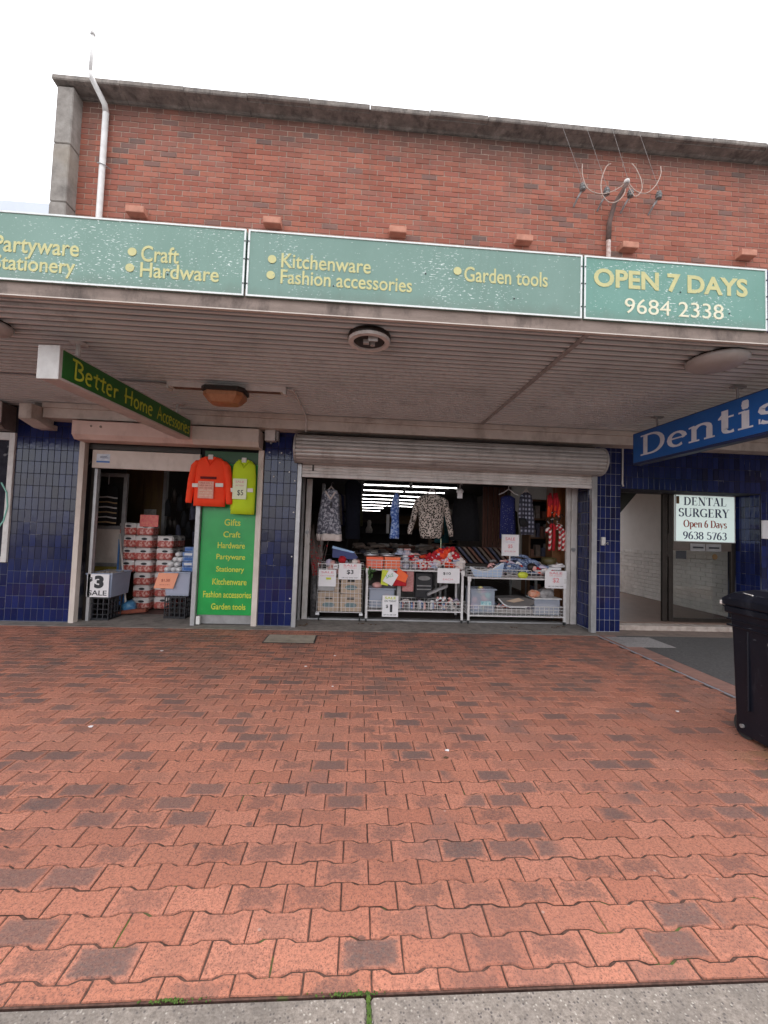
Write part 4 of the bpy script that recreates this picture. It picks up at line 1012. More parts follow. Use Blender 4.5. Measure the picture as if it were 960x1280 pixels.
dl = thing('downlight', (1.49, 1.9, 2.5), 'small round lit downlight beside the hanging hanger', 'light')
MB().lathe([(.045, 0), (.05, .02), (.05, .06)], (1.86, 2.6, 2.79), 14).build('lamp', M_TUBE, dl)

# heaps of folded clothes on tables, shelving and crates inside
HN = ['beige', 'brown', 'light grey', 'navy', 'rust red', 'cream']
def pile(x0, x1, y0, y1, z, n, sz=.26, where='on the table behind the left trolley', spread=.12):
    for i in range(n):
        x = random.uniform(x0, x1); y = random.uniform(y0, y1); w = sz*random.uniform(.7, 1.2); h = random.uniform(.03, .07); zz = z+random.uniform(0, spread)
        g = MB().rbox(x-w/2, x+w/2, y-w*.4, y+w*.4, zz, zz+h, h*.3)
        c = Vector((x, y, zz)); rot = Matrix.Rotation(random.uniform(-.4, .4), 3, 'Z') @ Matrix.Rotation(random.uniform(-.25, .25), 3, 'X') @ Matrix.Rotation(random.uniform(-.18, .18), 3, 'Y')
        g.v = [tuple(c+rot @ (Vector(v)-c)+Vector((0, 0, random.uniform(-.008, .008)))) for v in g.v]
        hi = random.randrange(6)
        tag(g.build('folded_garment', M_HEAPS[hi]), HN[hi]+' folded garment heaped '+where, 'folded clothes', HN[hi]+' folded clothes '+where)
def table(x0, x1, y0, y1, z, label):
    t = thing('display_table', ((x0+x1)/2, (y0+y1)/2, 0), label, 'table')
    MB().rbox(x0, x1, y0, y1, z-.04, z, .005).build('tabletop', M_INT, t)
    for x in (x0+.04, x1-.04):
        for y in (y0+.04, y1-.04): B(x-.02, x+.02, y-.02, y+.02, 0.014, z-.041).build('leg', M_GREY, t)
table(-.2, 1.9, 2.2, 4.4, .88, 'dark display table buried in folded clothes behind the trolleys')
pile(-.1, 1.8, 2.3, 4.3, .885, 90, spread=.26)
table(2.1, 3.3, 2.2, 5.0, .86, 'display table of striped clothes behind the right trolley')
pile(2.1, 2.8, 2.3, 3.4, .865, 26, .24, 'on the table behind the right trolley', spread=.12)
g = MB()
for k in range(15):
    x = 1.75+k*.10; z0 = .93; lean = .10
    mm = [M_HEAPS[4], M_HEAPS[3], M_HEAPS[1]][k % 3]
    h_ = MB().rbox(x-.03, x+.03, 1.3, 1.6, z0, z0+.30, .01); h_.v = [(v[0]-(v[2]-z0)*.9, v[1], v[2]) for v in h_.v]
    tag(h_.build('leaning_folded_scarf', mm), 'narrow dark folded scarf leaning in the row behind the right trolley', 'folded scarf', 'folded scarves leaning in a row')
table(1.5, 3.4, 1.2, 1.7, .92, 'low table holding the leaning row of scarves')
def shelfunit(x0, x1, y, z0, z1, m, label, n=5, d=.35, fill=True):
    t = thing('shelving_unit', ((x0+x1)/2, y, z0), label, 'shelves')
    B(x0, x0+.03, y, y+d, z0, z1).build('side_panel', m, t); B(x1-.03, x1, y, y+d, z0, z1).build('side_panel', m, t); B(x0+.031, x1-.031, y+d-.02, y+d, z0, z1).build('back_panel', M_DARK, t)
    for k in range(n+1):
        z = z0+(z1-z0-.03)*k/n
        B(x0+.031, x1-.031, y, y+d-.021, z, z+.03).build('shelf', m, t)
    if fill:
        for k in range(n):
            z = z0+(z1-z0-.03)*k/n+.032; x = x0+.06
            while x < x1-.12:
                w = random.uniform(.05, .1); h = ((z1-z0)/n-.05)*random.uniform(.4, .85)
                tag(MB().rbox(x, x+w, y+.04, y+.2, z, z+h, .004).build('carton', random.choice(M_HEAPS)), 'dim carton on the '+['lowest', 'second', 'third', 'fourth', 'highest'][min(k, 4)]+' brown shelf behind the plaid shirt', 'carton', 'cartons on the '+['lowest', 'second', 'third', 'fourth', 'highest'][min(k, 4)]+' shop shelf'); x += w+random.uniform(.01, .05)
    return t
M_CRT = mat('tan_crate', (.24, .17, .12), (.18, .12, .085), 9, .8)
shelfunit(2.05, 2.45, 5.2, .6, 1.85, M_CRT, 'tan slatted tower of shelves behind the blue scarf', 8, fill=False)
shelfunit(2.55, 3.0, 5.6, .6, 1.55, M_CRT, 'lower tan crate tower right of the blue scarf', 5, fill=False)
shelfunit(3.35, 4.36, 1.55, .3, 2.2, mat('brown_shelf', (.16, .08, .04), (.12, .06, .03), 4, .7), 'brown shelves with dark goods behind the plaid shirt', 5)
shelfunit(.0, 1.9, 8.5, .2, 1.75, M_DARK, 'dark aisle shelving deep inside the shop', 4, fill=False)
shelfunit(-.9, -.25, 3.0, .2, 1.9, M_DARK, 'dark shelf unit left of the clothes table', 5, fill=False)
tag(MB().lathe([(.09, 0), (.10, .1), (.05, .2), (.06, .3), (.03, .36)], (.28, 5.0, 1.4), 12).build('pale_jar', M_HEAPS[5], None, True), 'pale figure-like jar standing left of the tube lights', 'jar')
tag(B(.78, .86, 5.3, 5.36, 1.4, 1.95).build('lit_strip_label', M_CARD), 'narrow white upright strip under the tube lights', 'strip')
tag(MB().rbox(3.66, 3.70, .62, 1.5, .0, 2.45, .004).rbox(3.50, 3.66, .9, .93, 0, 2.45, .004).build('side_board', M_WOOD), 'orange brown board lining the right side of the wide opening', 'board')

# ================================================================== GARMENTS
def hook(par, x, y, z, w=.18, m=None):
    m = m or M_PLW
    MB().tube([(x, y, z+.05), (x, y, z+.09), (x+.02, y, z+.12), (x+.04, y, z+.10)], .004, 6).build('hook', M_GREY, par)
    MB().tube([(x-w, y, z-.05), (x-w*.5, y, z-.01), (x, y, z+.045), (x+w*.5, y, z-.01), (x+w, y, z-.05)], .011, 6).build('hanger', m, par)
d = thing('hanging_dress', (-.51, .6, 1.27), 'grey and white patterned dress on a hanger at the left', 'dress')
MB().loft([(-.49, .6, 2.15, .05, .03, .0), (-.49, .6, 2.13, .11, .04, .05), (-.50, .6, 2.05, .145, .05, .1), (-.50, .6, 1.9, .155, .055, .2), (-.51, .6, 1.7, .17, .06, .28), (-.50, .6, 1.5, .19, .065, .3), (-.50, .6, 1.40, .20, .07, .3)], 36, 9).build('body', M_DRESS, d, True)
MB().loft([(-.50, .6, 1.405, .201, .071, .3), (-.50, .6, 1.34, .205, .072, .3), (-.49, .6, 1.29, .20, .072, .3)], 36, 9).build('hem', M_PLW, d, True)
MB().tube([(-.58, .56, 2.11), (-.49, .53, 1.98)], .016, 6).tube([(-.42, .56, 2.10), (-.49, .53, 1.98)], .014, 6).build('collar', M_PLW, d)
B(-.49, -.465, .525, .532, 1.83, 1.93).build('placket', M_INK, d); hook(d, -.49, .6, 2.15, .1)
s_ = thing('hanging_scarf', (.61, .6, 1.35), 'narrow blue and white printed scarf hanging mid opening', 'scarf')
MB().loft([(.62, .6, 2.13, .02, .02, 0), (.615, .6, 2.08, .05, .03, .1), (.60, .6, 1.9, .07, .035, .2), (.59, .6, 1.78, .075, .035, .2), (.61, .6, 1.68, .06, .035, .2), (.605, .6, 1.45, .075, .035, .25), (.60, .6, 1.36, .08, .035, .25)], 24, 5).build('cloth', M_SCARF, s_, True)
MB().cyl((.62, .6, 2.12), (.62, .6, 2.36), .002, n=5).build('string', M_GREY, s_)
lp = thing('hanging_jumper', (1.22, .6, 1.38), 'black and cream leopard print jumper on a hanger', 'jumper')
MB().loft([(1.22, .6, 2.13, .06, .035, .0), (1.22, .6, 2.12, .13, .045, .02), (1.22, .6, 2.07, .20, .06, .04), (1.22, .6, 1.95, .215, .075, .06), (1.22, .6, 1.75, .215, .08, .08), (1.22, .6, 1.55, .20, .08, .10), (1.22, .6, 1.44, .185, .075, .10), (1.22, .6, 1.38, .165, .065, .05)], 36, 5).build('body', M_LEO, lp, True)
MB().loft([(1.03, .6, 2.08, .035, .04, .0), (.99, .6, 2.03, .055, .05, .03), (.95, .6, 1.85, .055, .05, .05), (.90, .6, 1.65, .05, .05, .08), (.865, .6, 1.52, .045, .045, .06), (.86, .6, 1.44, .035, .035, .02)], 20, 4).build('sleeve', M_LEO, lp, True)
MB().loft([(1.41, .6, 2.08, .035, .04, .0), (1.45, .6, 2.03, .055, .05, .03), (1.49, .6, 1.85, .055, .05, .05), (1.53, .6, 1.65, .05, .05, .08), (1.56, .6, 1.52, .045, .045, .06), (1.57, .6, 1.42, .035, .035, .02)], 20, 4).build('sleeve', M_LEO, lp, True)
MB().loft([(1.22, .6, 2.125, .075, .045, 0), (1.22, .6, 2.145, .07, .042, 0)], 20, 4).build('neckband', M_HEAPS[2], lp, True)
hook(lp, 1.22, .6, 2.19, .09, M_TOKW)
bk = thing('hanging_coat', (2.1, 1.4, 1.3), 'black coat on a white hanger with a paper tag, right of the leopard jumper', 'coat')
MB().loft([(2.08, 1.6, 2.28, .06, .05, 0), (2.08, 1.6, 2.22, .22, .09, .05), (2.08, 1.6, 1.8, .27, .10, .12), (2.08, 1.6, 1.34, .30, .11, .14)], 30, 5).build('body', M_BLKCL, bk, True)
kh = thing('empty_hanger', (1.70, .58, 2.1), 'small white hanger holding a folded pale cap and tag', 'hanger')
MB().tube([(1.70, .58, 2.25), (1.70, .58, 2.31), (1.72, .58, 2.335), (1.74, .58, 2.31)], .006, 6).build('hook', M_TOKW, kh)
MB().ball((1.70, .58, 2.20), .065, .03, .05).build('grip', M_TOKW, kh, True); MB().rbox(1.655, 1.745, .565, .58, 2.08, 2.165, .004).build('tag', M_CARD, kh)
wh = thing('empty_hanger', (2.56, .6, 2.2), 'wide empty white hanger over the navy speckled dress', 'hanger')
MB().tube([(2.56, .6, 2.27), (2.56, .6, 2.32), (2.58, .6, 2.345), (2.60, .6, 2.32)], .006, 6).build('hook', M_TOKW, wh)
MB().tube([(2.39, .6, 2.175), (2.47, .6, 2.21), (2.56, .6, 2.275), (2.65, .6, 2.21), (2.73, .6, 2.175)], .013, 6, sq=.8).build('arm', M_TOKW, wh)
nd = thing('hanging_dress', (2.62, .75, 1.4), 'navy dress with white speckles beside the plaid shirt', 'dress')
MB().loft([(2.62, .78, 2.18, .05, .03, 0), (2.62, .78, 2.14, .13, .05, .05), (2.62, .78, 1.9, .135, .06, .15), (2.63, .78, 1.42, .15, .06, .2)], 30, 6).build('body', M_NAVYSP, nd, True)
ps = thing('hanging_shirt', (2.88, .6, 1.45), 'grey plaid shirt with dark cuff hanging at the right', 'shirt')
MB().loft([(2.87, .6, 2.23, .04, .03, 0), (2.87, .6, 2.18, .10, .05, .05), (2.88, .6, 1.95, .125, .06, .15), (2.90, .6, 1.7, .13, .065, .2), (2.91, .6, 1.50, .125, .06, .2)], 30, 6).build('body', M_PLAID, ps, True)
MB().loft([(2.78, .55, 2.15, .04, .04, 0), (2.77, .54, 1.95, .05, .045, .1), (2.755, .53, 1.78, .05, .045, .1)], 16, 4).build('sleeve', M_PLAID, ps, True)
MB().loft([(2.77, .52, 1.775, .06, .05, .05), (2.80, .52, 1.70, .08, .06, .05), (2.81, .52, 1.63, .07, .05, .05)], 16, 4).build('cuff', M_BLKCL, ps, True); hook(ps, 2.87, .6, 2.24, .08)
lc = thing('hanging_coat', (-.25, 1.9, 1.2), 'midnight blue long coat hanging left of the tube lights', 'coat')
MB().loft([(-.16, 1.7, 2.46, .08, .05, 0), (-.14, 1.7, 2.36, .17, .08, .05), (-.13, 1.7, 1.9, .14, .08, .12), (-.12, 1.7, 1.3, .15, .08, .14)], 24, 5).build('body', M_NAVYCL, lc, True)
cu_ = thing('slatted_curtain', (2.5, 1.6, 1.1), 'brown slatted curtain between black coat and navy dress', 'curtain')
for k in range(9): MB().rbox(2.42+k*.055, 2.42+k*.055+.045, 1.58+.02*(k % 2), 1.60+.02*(k % 2), 1.0, 2.42, .003).build('slat', M_BRNCL, cu_)
rt = thing('tinsel_bundle', (3.4, .6, 1.2), 'bundle of red and white striped novelties hanging by the right frame', 'hanging goods')
for k in range(10):
    x = 3.25+random.uniform(0, .29); z1 = random.uniform(2.1, 2.24)
    MB().tube([(x, .6, z1), (x+.01, .58, z1-.15), (x-.01, .58, z1-.32)], [.02, .034, .022], 7).build('red_ribbon', M_RED if k % 3 else M_ORRED, rt, True)
for k in range(26):
    x = 3.24+random.uniform(0, .31); z = random.uniform(1.66, 1.88)
    MB().tube([(x, .60, z), (x+random.uniform(-.05, .05), .55, z+random.uniform(-.08, .08))], .008, 5).build('tinsel_tuft', random.choice([M_INK, M_OFFW, M_BRONZE]), rt)
t = Mt('red_white_stripe', .5)
wv = t.node('ShaderNodeTexWave'); wv.inputs['Scale'].default_value = 7; wv.bands_direction = 'DIAGONAL'; t.l.new(t.pos((1, 1, -1)), wv.inputs[0])
t.c = t.ramp(wv.outputs['Fac'], [(0, (.50, .012, .02)), (.55, (.50, .012, .02)), (.6, (.72, .62, .58)), (1, (.75, .65, .6))]); M_CANE = t.done()
for k, (x, z1) in enumerate(((3.27, 1.62), (3.34, 1.70), (3.45, 1.68), (3.51, 1.62), (3.555, 1.56))):
    pts = [(x-.035, .58, z1-.08), (x-.03, .58, z1-.02), (x, .58, z1), (x+.03, .58, z1-.04), (x+.03, .58, z1-.2), (x+.02, .58, 1.24)]
    MB().tube(pts, .026, 8).build('striped_cane', M_CANE if k != 1 else M_RED, rt, True)
MB().tube([(3.40, .6, 2.22), (3.40, .6, 2.36)], .003, 5).build('string', M_GREY, rt)
# artificial twigs by the left frame
tw = thing('twig_bundle', (-.70, .55, .05), 'bundle of artificial red berry twigs in a black sleeve by the left frame', 'artificial twigs')
MB().tube([(-.68, .56, .03), (-.68, .56, .35), (-.69, .56, .70)], [.075, .085, .07], 12).build('black_sleeve', mat('black_sleeve_print', (.015, .015, .015), (.12, .11, .11), 30, .5), tw, True)
M_TW = mat('grey_brown_twig', (.13, .10, .09), (.2, .16, .14), 30, .9)
g = MB(); g2 = MB()
for k in range(46):
    x = random.uniform(-.74, -.62); tx = x+random.uniform(-.14, .16); tz = random.uniform(1.1, 1.55)
    p = [(x, .56, .68), ((x+tx)/2+random.uniform(-.02, .02), .54, (.68+tz)/2), (tx, .55+random.uniform(-.07, .07), tz)]
    g.tube(p, [.006, .005, .002], 5)
    for q in range(3):
        s2_ = random.uniform(.05, .75); bx = x+(tx-x)*s2_; bz = .68+(tz-.68)*s2_
        g2.ball((bx+random.uniform(-.015, .015), .53, bz), random.uniform(.004, .010), n=6, m=4)
g.build('twigs', M_TW, tw); g2.build('berries', M_RED, tw)
tag(MB().rbox(-.69, -.64, 1.1, 1.15, .6, 2.3, .003).build('rail_post', M_GREY), 'grey upright rail behind the patterned dress', 'rail')
# garments on rails deeper in the shop
RC = [('rust', (.30, .09, .05)), ('grey', (.30, .28, .28)), ('navy', (.04, .05, .16)), ('tan', (.36, .24, .15)), ('teal', (.04, .16, .18)), ('maroon', (.20, .03, .04)), ('cream', (.52, .47, .42)), ('olive', (.13, .13, .05))]
RM = [cloth('rail_'+n+'_cloth', c, tuple(x*.55 for x in c), 14) for n, c in RC]
for k in range(26):
    if k < 9: x, y, zt = -.62+.07*k, 2.6+.22*k, 2.3; wh_ = 'on the left rail beside the aisle'
    elif k < 18: q = k-9; x, y, zt = 1.78+.085*q, 3.0+.1*q, 2.05; wh_ = 'on the centre rail behind the leopard jumper'
    else: q = k-18; x, y, zt = 3.0+.10*q, 2.5+.12*q, 2.1; wh_ = 'on the right rail behind the plaid shirt'
    w = random.uniform(.10, .16); h2 = random.uniform(.6, .85); c = random.randrange(8)
    tag(MB().loft([(x, y, zt, .03, .03, 0), (x, y, zt-.06, w*.8, .05, .05), (x, y, zt-.35, w, .06, .15), (x+.01, y, zt-h2, w*1.1, .06, .22)], 20, 5).build('hanging_garment', RM[c], None, True), RC[c][0]+' garment hanging '+wh_, 'garment', RC[c][0]+' garments '+wh_)
# crumpled bright goods filling the top baskets
BC = [('white', M_CARD), ('red', M_RED), ('pale blue', M_TUB), ('pink', M_PNK), ('cream', M_PLW), ('lilac', M_LILAC), ('grey', RM[1]), ('orange', M_ORRED)]
def crumple(x, y, z, s_, m):
    g = MB(); p = [(x-s_, y, z), (x-s_*.3, y+random.uniform(-.03, .03), z+random.uniform(.0, .03)), (x+s_*.3, y+random.uniform(-.03, .03), z+random.uniform(.0, .04)), (x+s_, y, z-.01)]
    g.tube(p, [s_*.3, s_*.6, s_*.5, s_*.25], 9, sq=.6)
    g.v = [(a+random.uniform(-.006, .006), b+random.uniform(-.006, .006), c+random.uniform(-.006, .006)) for a, b, c in g.v]
    return g
for k in range(130):
    side = k % 2
    if side == 0: x, z = random.uniform(.62, 1.70), random.uniform(.88, 1.12); wh_ = 'filling the left wire trolley'
    else: x, z = random.uniform(2.2, 3.44), random.uniform(.80, 1.03); wh_ = 'filling the right wire trolley'
    c = random.randrange(8)
    tag(crumple(x, random.uniform(.46, .70), z, random.uniform(.045, .085), BC[c][1]).build('crumpled_cloth', BC[c][1], None, True), BC[c][0]+' crumpled cloth '+wh_, 'cloth goods', BC[c][0]+' crumpled cloth '+wh_)
for k in range(40):
    if k < 20: x, z = random.uniform(.68, 1.68), random.uniform(.23, .34); wh_ = 'in the lower basket of the left trolley'
    else: x, z = random.uniform(2.35, 2.95), random.uniform(.20, .28); wh_ = 'in the lower basket of the right trolley'
    c = random.randrange(8)
    tag(crumple(x, random.uniform(.52, .76), z, random.uniform(.04, .07), BC[c][1]).build('crumpled_cloth', BC[c][1], None, True), BC[c][0]+' crumpled cloth '+wh_, 'cloth goods', BC[c][0]+' crumpled cloth '+wh_)
# hi-vis shirts
def hv(x, y, z0, z1, w, m, label, sleeveL=True, sleeveR=True, tw_=.05):
    t = thing('work_shirt', (x, y, z0), label, 'shirt')
    h = z1-z0
    MB().loft([(x, y, z1-.005, .05, .03, 0), (x, y, z1-.03, w*.32, .035, 0), (x, y, z1-.09, w*.46, .05, .02), (x, y, z1-.3*h, w*.5, .055, .04), (x, y, z0+.15*h, w*.5, .055, .08), (x, y, z0+.0, w*.49, .05, .09)], 36, 5).build('body', m, t, True)
    for s1_, on in ((-1, sleeveL), (1, sleeveR)):
        if not on: continue
        MB().loft([(x+s1_*w*.40, y, z1-.07, .04, .035, 0), (x+s1_*w*.50, y, z1-.14, .055, .045, .03), (x+s1_*(w*.50+tw_*.6), y-.005, z1-.5*h, .052, .042, .05), (x+s1_*(w*.50+tw_), y-.01, z0+.10*h, .045, .04, .05), (x+s1_*(w*.50+tw_), y-.01, z0+.04, .04, .036, .02)], 18, 4).build('sleeve', m, t, True)
    MB().tube([(x-.075, y-.045, z1-.02), (x, y-.06, z1-.13), (x+.075, y-.045, z1-.02)], .014, 6).build('collar', m, t)
    MB().rbox(x-.035, x+.035, y-.04, y-.025, z1-.06, z1+.02, .004).build('hanger', M_OFFW, t)
    return t
o1 = hv(-2.21, -.13, 1.76, 2.50, .46, M_HVO, 'bright orange hi-vis work shirt hanging over the green panel', tw_=.06)
B(-2.33, -2.10, -.202, -.198, 2.155, 2.19).build('pocket_flap', mat('dark_red_flap', (.16, .01, .01), (.12, .01, .01), 9, .9), o1)
B(-2.44, -2.36, -.2, -.195, 2.03, 2.085).box(-2.11, -2.0, -.2, -.195, 2.045, 2.10).build('reflective_band', M_REFL, o1)
B(-2.35, -2.13, -.212, -.206, 1.87, 2.12).build('price_card', mat('pinkish_card', (.75, .42, .32), (.68, .30, .24), 22, .7), o1)
for k in range(6): text('SALE ON TODAY'[:9+k % 4], M_REDINK if k < 3 else M_PALE, o1, (-2.33, -.2125, 2.085-k*.036), FX, UZ, .18, .018)
o2 = hv(-1.735, -.10, 1.66, 2.48, .35, M_HVY, 'lime yellow hi-vis work shirt with a white 5 dollar tag', False, False)
B(-1.91, -1.86, -.165, -.16, 1.98, 2.04).box(-1.66, -1.58, -.165, -.16, 1.99, 2.045).build('reflective_band', M_REFL, o2)
B(-1.87, -1.67, -.176, -.17, 1.88, 2.18).build('price_card', mat('lime_tinted_card', (.78, .80, .58), (.72, .74, .5), 12, .7), o2)
text('$5', M_INK, o2, (-1.80, -.1765, 1.925), FX, UZ, .085, .09); text('SALE', M_PINKINK, o2, (-1.83, -.1765, 2.12), FX, UZ, .12, .03); text('ON TODAY', M_PINKINK, o2, (-1.83, -.1765, 2.07), FX, UZ, .12, .02)

# ================================================================== price cards
def card(x0, x1, z0, z1, y, label, lines, m=None, shear=0, parent_y=0):
    t = thing('price_card', ((x0+x1)/2, y, z0), label, 'price card')
    bd_ = MB().prism([(x0-shear, z0), (x1-shear, z0), (x1, z1), (x0, z1)], 1, y, y+.004).build('board', m or M_CARD, t)
    w, h = x1-x0, z1-z0
    for b_, mm, fx, fz, fw, fh, bd in lines:
        text(b_, mm, bd_, (x0+w*fx-shear*(1-fz), y-.0012, z0+h*fz), FX, UZ, w*fw, h*fh, bd)
    return t
SALE_ = lambda v, c=M_INK: [('SALE', M_PINKINK, .2, .80, .6, .13, .02), ('ON TODAY', M_PINKINK, .2, .68, .6, .07, 0), (v, c, .36, .30, .3, .30, .02), ('UP TO 50% OFF', M_INK, .15, .08, .7, .06, 0)]

# ================================================================== TROLLEYS
def castor(x, y, t):
    MB().cyl((x-.012, y, .034), (x+.012, y, .034), .028, n=14).build('castor', M_RUB, t)
def grid(g, p, du, dv, nu, nv, r_=.0042):
    """wire grid: origin p, total vectors du,dv"""
    p = Vector(p); du = Vector(du); dv = Vector(dv)
    for i in range(nu+1): g.tube([p+du*i/nu, p+du*i/nu+dv], r_, 4, False)
    for j in range(nv+1): g.tube([p+dv*j/nv, p+dv*j/nv+du], r_ if 0 < j < nv else r_*1.7, 4, False)
def basket(name, x0, x1, y0, y1, z0, z1, t, nx, ny=6, nz=3, fl=True):
    g = MB()
    grid(g, (x0, y0, z0), (x1-x0, 0, 0), (0, 0, z1-z0), nx, nz); grid(g, (x0, y1, z0), (x1-x0, 0, 0), (0, 0, z1-z0), nx, nz)
    grid(g, (x0, y0, z0), (0, y1-y0, 0), (0, 0, z1-z0), ny, nz); grid(g, (x1, y0, z0), (0, y1-y0, 0), (0, 0, z1-z0), ny, nz)
    if fl: grid(g, (x0, y0, z0), (x1-x0, 0, 0), (0, y1-y0, 0), nx, ny, .003)
    return g.build(name, M_WIRE, t)
t1 = thing('cage_trolley', (-.25, .6, 0), 'small wire cage trolley packed with brown boxes', 'trolley')
basket('cage', -.64, .10, .40, .78, .15, .92, t1, 11, 5, 10)
for x in (-.60, .06):
    for y in (.43, .75): castor(x, y, t1)
for x in (-.62, .08): MB().rbox(x-.03, x+.03, .385, .40, .10, .14, .004).build('corner_foot', M_TOKW, t1)
for k, (x0, x1, z0, z1, lb) in enumerate(((-.62, -.275, .16, .46, 'lower left brown carton in the cage trolley'), (-.265, .08, .16, .44, 'lower right brown carton in the cage trolley'), (-.61, -.29, .465, .70, 'upper left brown carton in the cage trolley'), (-.26, .075, .445, .70, 'upper right brown carton in the cage trolley'))):
    b = thing('carton', ((x0+x1)/2, .6, z0), lb, 'carton')
    MB().rbox(x0, x1, .42, .76, z0, z1, .006).build('box', M_CBOARD, b)
    MB().lathe([(.1, -.003), (.1, 0)], ((x0+x1)/2, .418, z0+.10), 20, ax=1, sx=1, sy=.42).build('oval_print', mat('blue_grey_print', (.16, .19, .22), (.12, .2, .2), 20, .7), b)
    B((x0+x1)/2-.06, (x0+x1)/2+.06, .413, .4155, z0+.19, z0+.23).build('text_block', M_BRONZE, b)
pal = [M_PNK, M_PNK, M_RED, M_PLW, M_RED, M_LILAC, M_PLW, M_PNK]
for k in range(18):
    x = random.uniform(-.60, .06); z = random.uniform(.74, .99); mm = pal[k % 8]
    nm = {M_PNK.name: 'pale pink', M_RED.name: 'red', M_PLW.name: 'cream', M_LILAC.name: 'lilac'}[mm.name]
    tag(MB().ball((x, random.uniform(.46, .62), z), random.uniform(.045, .075), wob=.12, n=12, m=8).build('soft_toy', mm, None, True), nm+' soft toy heaped on the cage trolley beside the twigs', 'soft toy', nm+' soft toys on the cage trolley')
dp = thing('dustpan', (-.30, .6, 1.0), 'navy blue folded bag with a pale stripe on top of the cage trolley', 'bag')
MB().prism([(-.42, 1.02), (-.05, .99), (.0, 1.03), (-.08, 1.12), (-.42, 1.19)], 1, .50, .62).build('body', mat('navy_vinyl', (.01, .02, .12), (.015, .03, .16), 9, .4), dp)
MB().prism([(-.43, 1.17), (-.08, 1.10), (-.05, 1.12), (-.42, 1.21)], 1, .485, .498).build('stripe', mat('pale_blue_vinyl', (.25, .42, .65), (.3, .45, .7), 9, .4), dp)
c = card(-.62, -.34, .56, .83, .375, 'wide pale price card with a lime flash on the cage trolley', [('SALE', M_PINKINK, .15, .78, .7, .12, .01), ('ON TODAY', M_PINKINK, .1, .60, .8, .08, 0)])
B(-.50, -.42, .3745, .3748, .67, .705).build('lime_flash', M_YEL2, c)
tag(MB().rbox(-.62, -.36, .38, .398, .49, .558, .004).build('grey_tray_lip', M_GREY), 'grey plastic lip below the lime flash card', 'tray lip')
card(-.30, .06, .68, .94, .372, 'white price card showing 3 on the cage trolley', SALE_('$3'))
card(-.39, -.32, .85, .92, .378, 'tiny white tag clipped between the two cage trolley cards', [('$2', M_INK, .2, .3, .6, .4, .02)])

def trolley(x0, x1, y0, y1, label, ztop=.90, zb=.80, lt=.34, lb=.19, nx=20):
    t = thing('wire_trolley', ((x0+x1)/2, (y0+y1)/2, 0), label, 'trolley')
    for x in (x0+.015, x1-.015):
        for y in (y0, y1):
            MB().rbox(x-.018, x+.018, y-.018, y+.018, .06, zb+.02, .004).build('leg', M_WIRE, t); castor(x, y, t)
        MB().rbox(x-.03, x+.03, y0-.03, y0-.019, zb-.06, zb+.02, .003).build('bracket', M_WIRE, t)
    basket('top_basket', x0, x1, y0+.02, y1-.02, zb, ztop, t, nx, 6, 3)
    basket('lower_basket', x0+.03, x1-.03, y0+.02, y1-.02, lb, lt, t, nx, 6, 3)
    g = MB().rbox(x0+.03, x1-.03, y0-.012, y0+.0, lb-.012, lb+.008, .003).rbox(x0+.03, x1-.03, y0-.012, y0, zb-.012, zb+.008, .003)
    g.build('rail', M_WIRE, t); return t
trolley(.15, 1.75, .40, .82, 'left two-tier white wire trolley with orange boxes and jars', 1.0, .85)
trolley(1.83, 3.49, .40, .82, 'right two-tier white wire trolley with denim heap', .90, .76, .30, .14)
# goods on the left trolley
ob = thing('orange_box', (.44, .55, .86), 'orange red carton with pale line print in the left trolley', 'box')
MB().rbox(.14, .42, .44, .72, .865, 1.05, .004).build('box', M_ORCARD2 if False else mat('orange_red_print', (.85, .13, .045), (.80, .11, .04), 9, .5), ob)
B(.17, .39, .437, .4385, .98, .985).box(.17, .39, .437, .4385, .93, .935).build('line_print', M_PNK, ob)
ob = thing('orange_box', (.60, .55, .86), 'tall orange carton right of the line printed one', 'box')
MB().rbox(.44, .70, .44, .72, .865, 1.055, .004).build('box', mat('orange_print', (.85, .17, .06), (.80, .15, .05), 9, .5), ob)
M_LIDM = mat('pewter_tin', (.42, .42, .44), (.34, .34, .36), 12, .3, .7)
for x, lb in ((.22, 'pewter tin lid left on top of the orange boxes'), (.50, 'pewter tin lid right on top of the orange boxes')):
    tag(MB().lathe([(.12, 0), (.125, .01), (.125, .035), (.11, .045)], (x, .58, 1.06), 22).build('tin', M_LIDM, None, True), lb, 'tin')
for k, (x, z) in enumerate(((.80, .87), (.80, .98), (.96, .87), (.96, .98), (1.08, .87), (.82, 1.09), (.70, 1.09))):
    lb = ['lower left', 'middle left', 'lower centre', 'upper centre', 'lower right', 'topmost right', 'topmost left'][k]
    j = thing('jar', (x, .52, z), lb+' clear storage jar stacked beside the orange cartons', 'jar')
    MB().lathe([(.055, 0), (.06, .01), (.06, .075), (.045, .085)], (x, .52, z), 18).build('glass', M_CLEAR, j, True)
    MB().lathe([(.058, 0), (.062, .01), (.058, .02)], (x, .52, z+.086), 18).build('lid', [M_LIDM, M_TOKW, M_PNK][k % 3], j, True)
    MB().ball((x, .52, z+.035), .04, wob=.2).build('filling', [M_LILAC, M_PLW, M_PNK][k % 3], j)
names = {M_RED.name: 'red', M_ORRED.name: 'orange red', M_PLW.name: 'cream', M_LILAC.name: 'lilac', M_PNK.name: 'pale pink'}
def plush(x, z, r_, mm, where, y=None):
    n_ = names[mm.name]
    g = MB().ball((x, y or random.uniform(.46, .60), z), r_, r_, r_*.9, 14, 9, .10)
    for k in range(3):
        a = random.uniform(0, 6.28); g.ball((x+r_*.9*math.cos(a), .47, z+r_*.8*math.sin(a)), r_*.5, n=9, m=6, wob=.1)
    tag(g.build('plush_toy', mm, None, True), n_+' plush toy heaped '+where, 'soft toy', n_+' plush toys '+where)
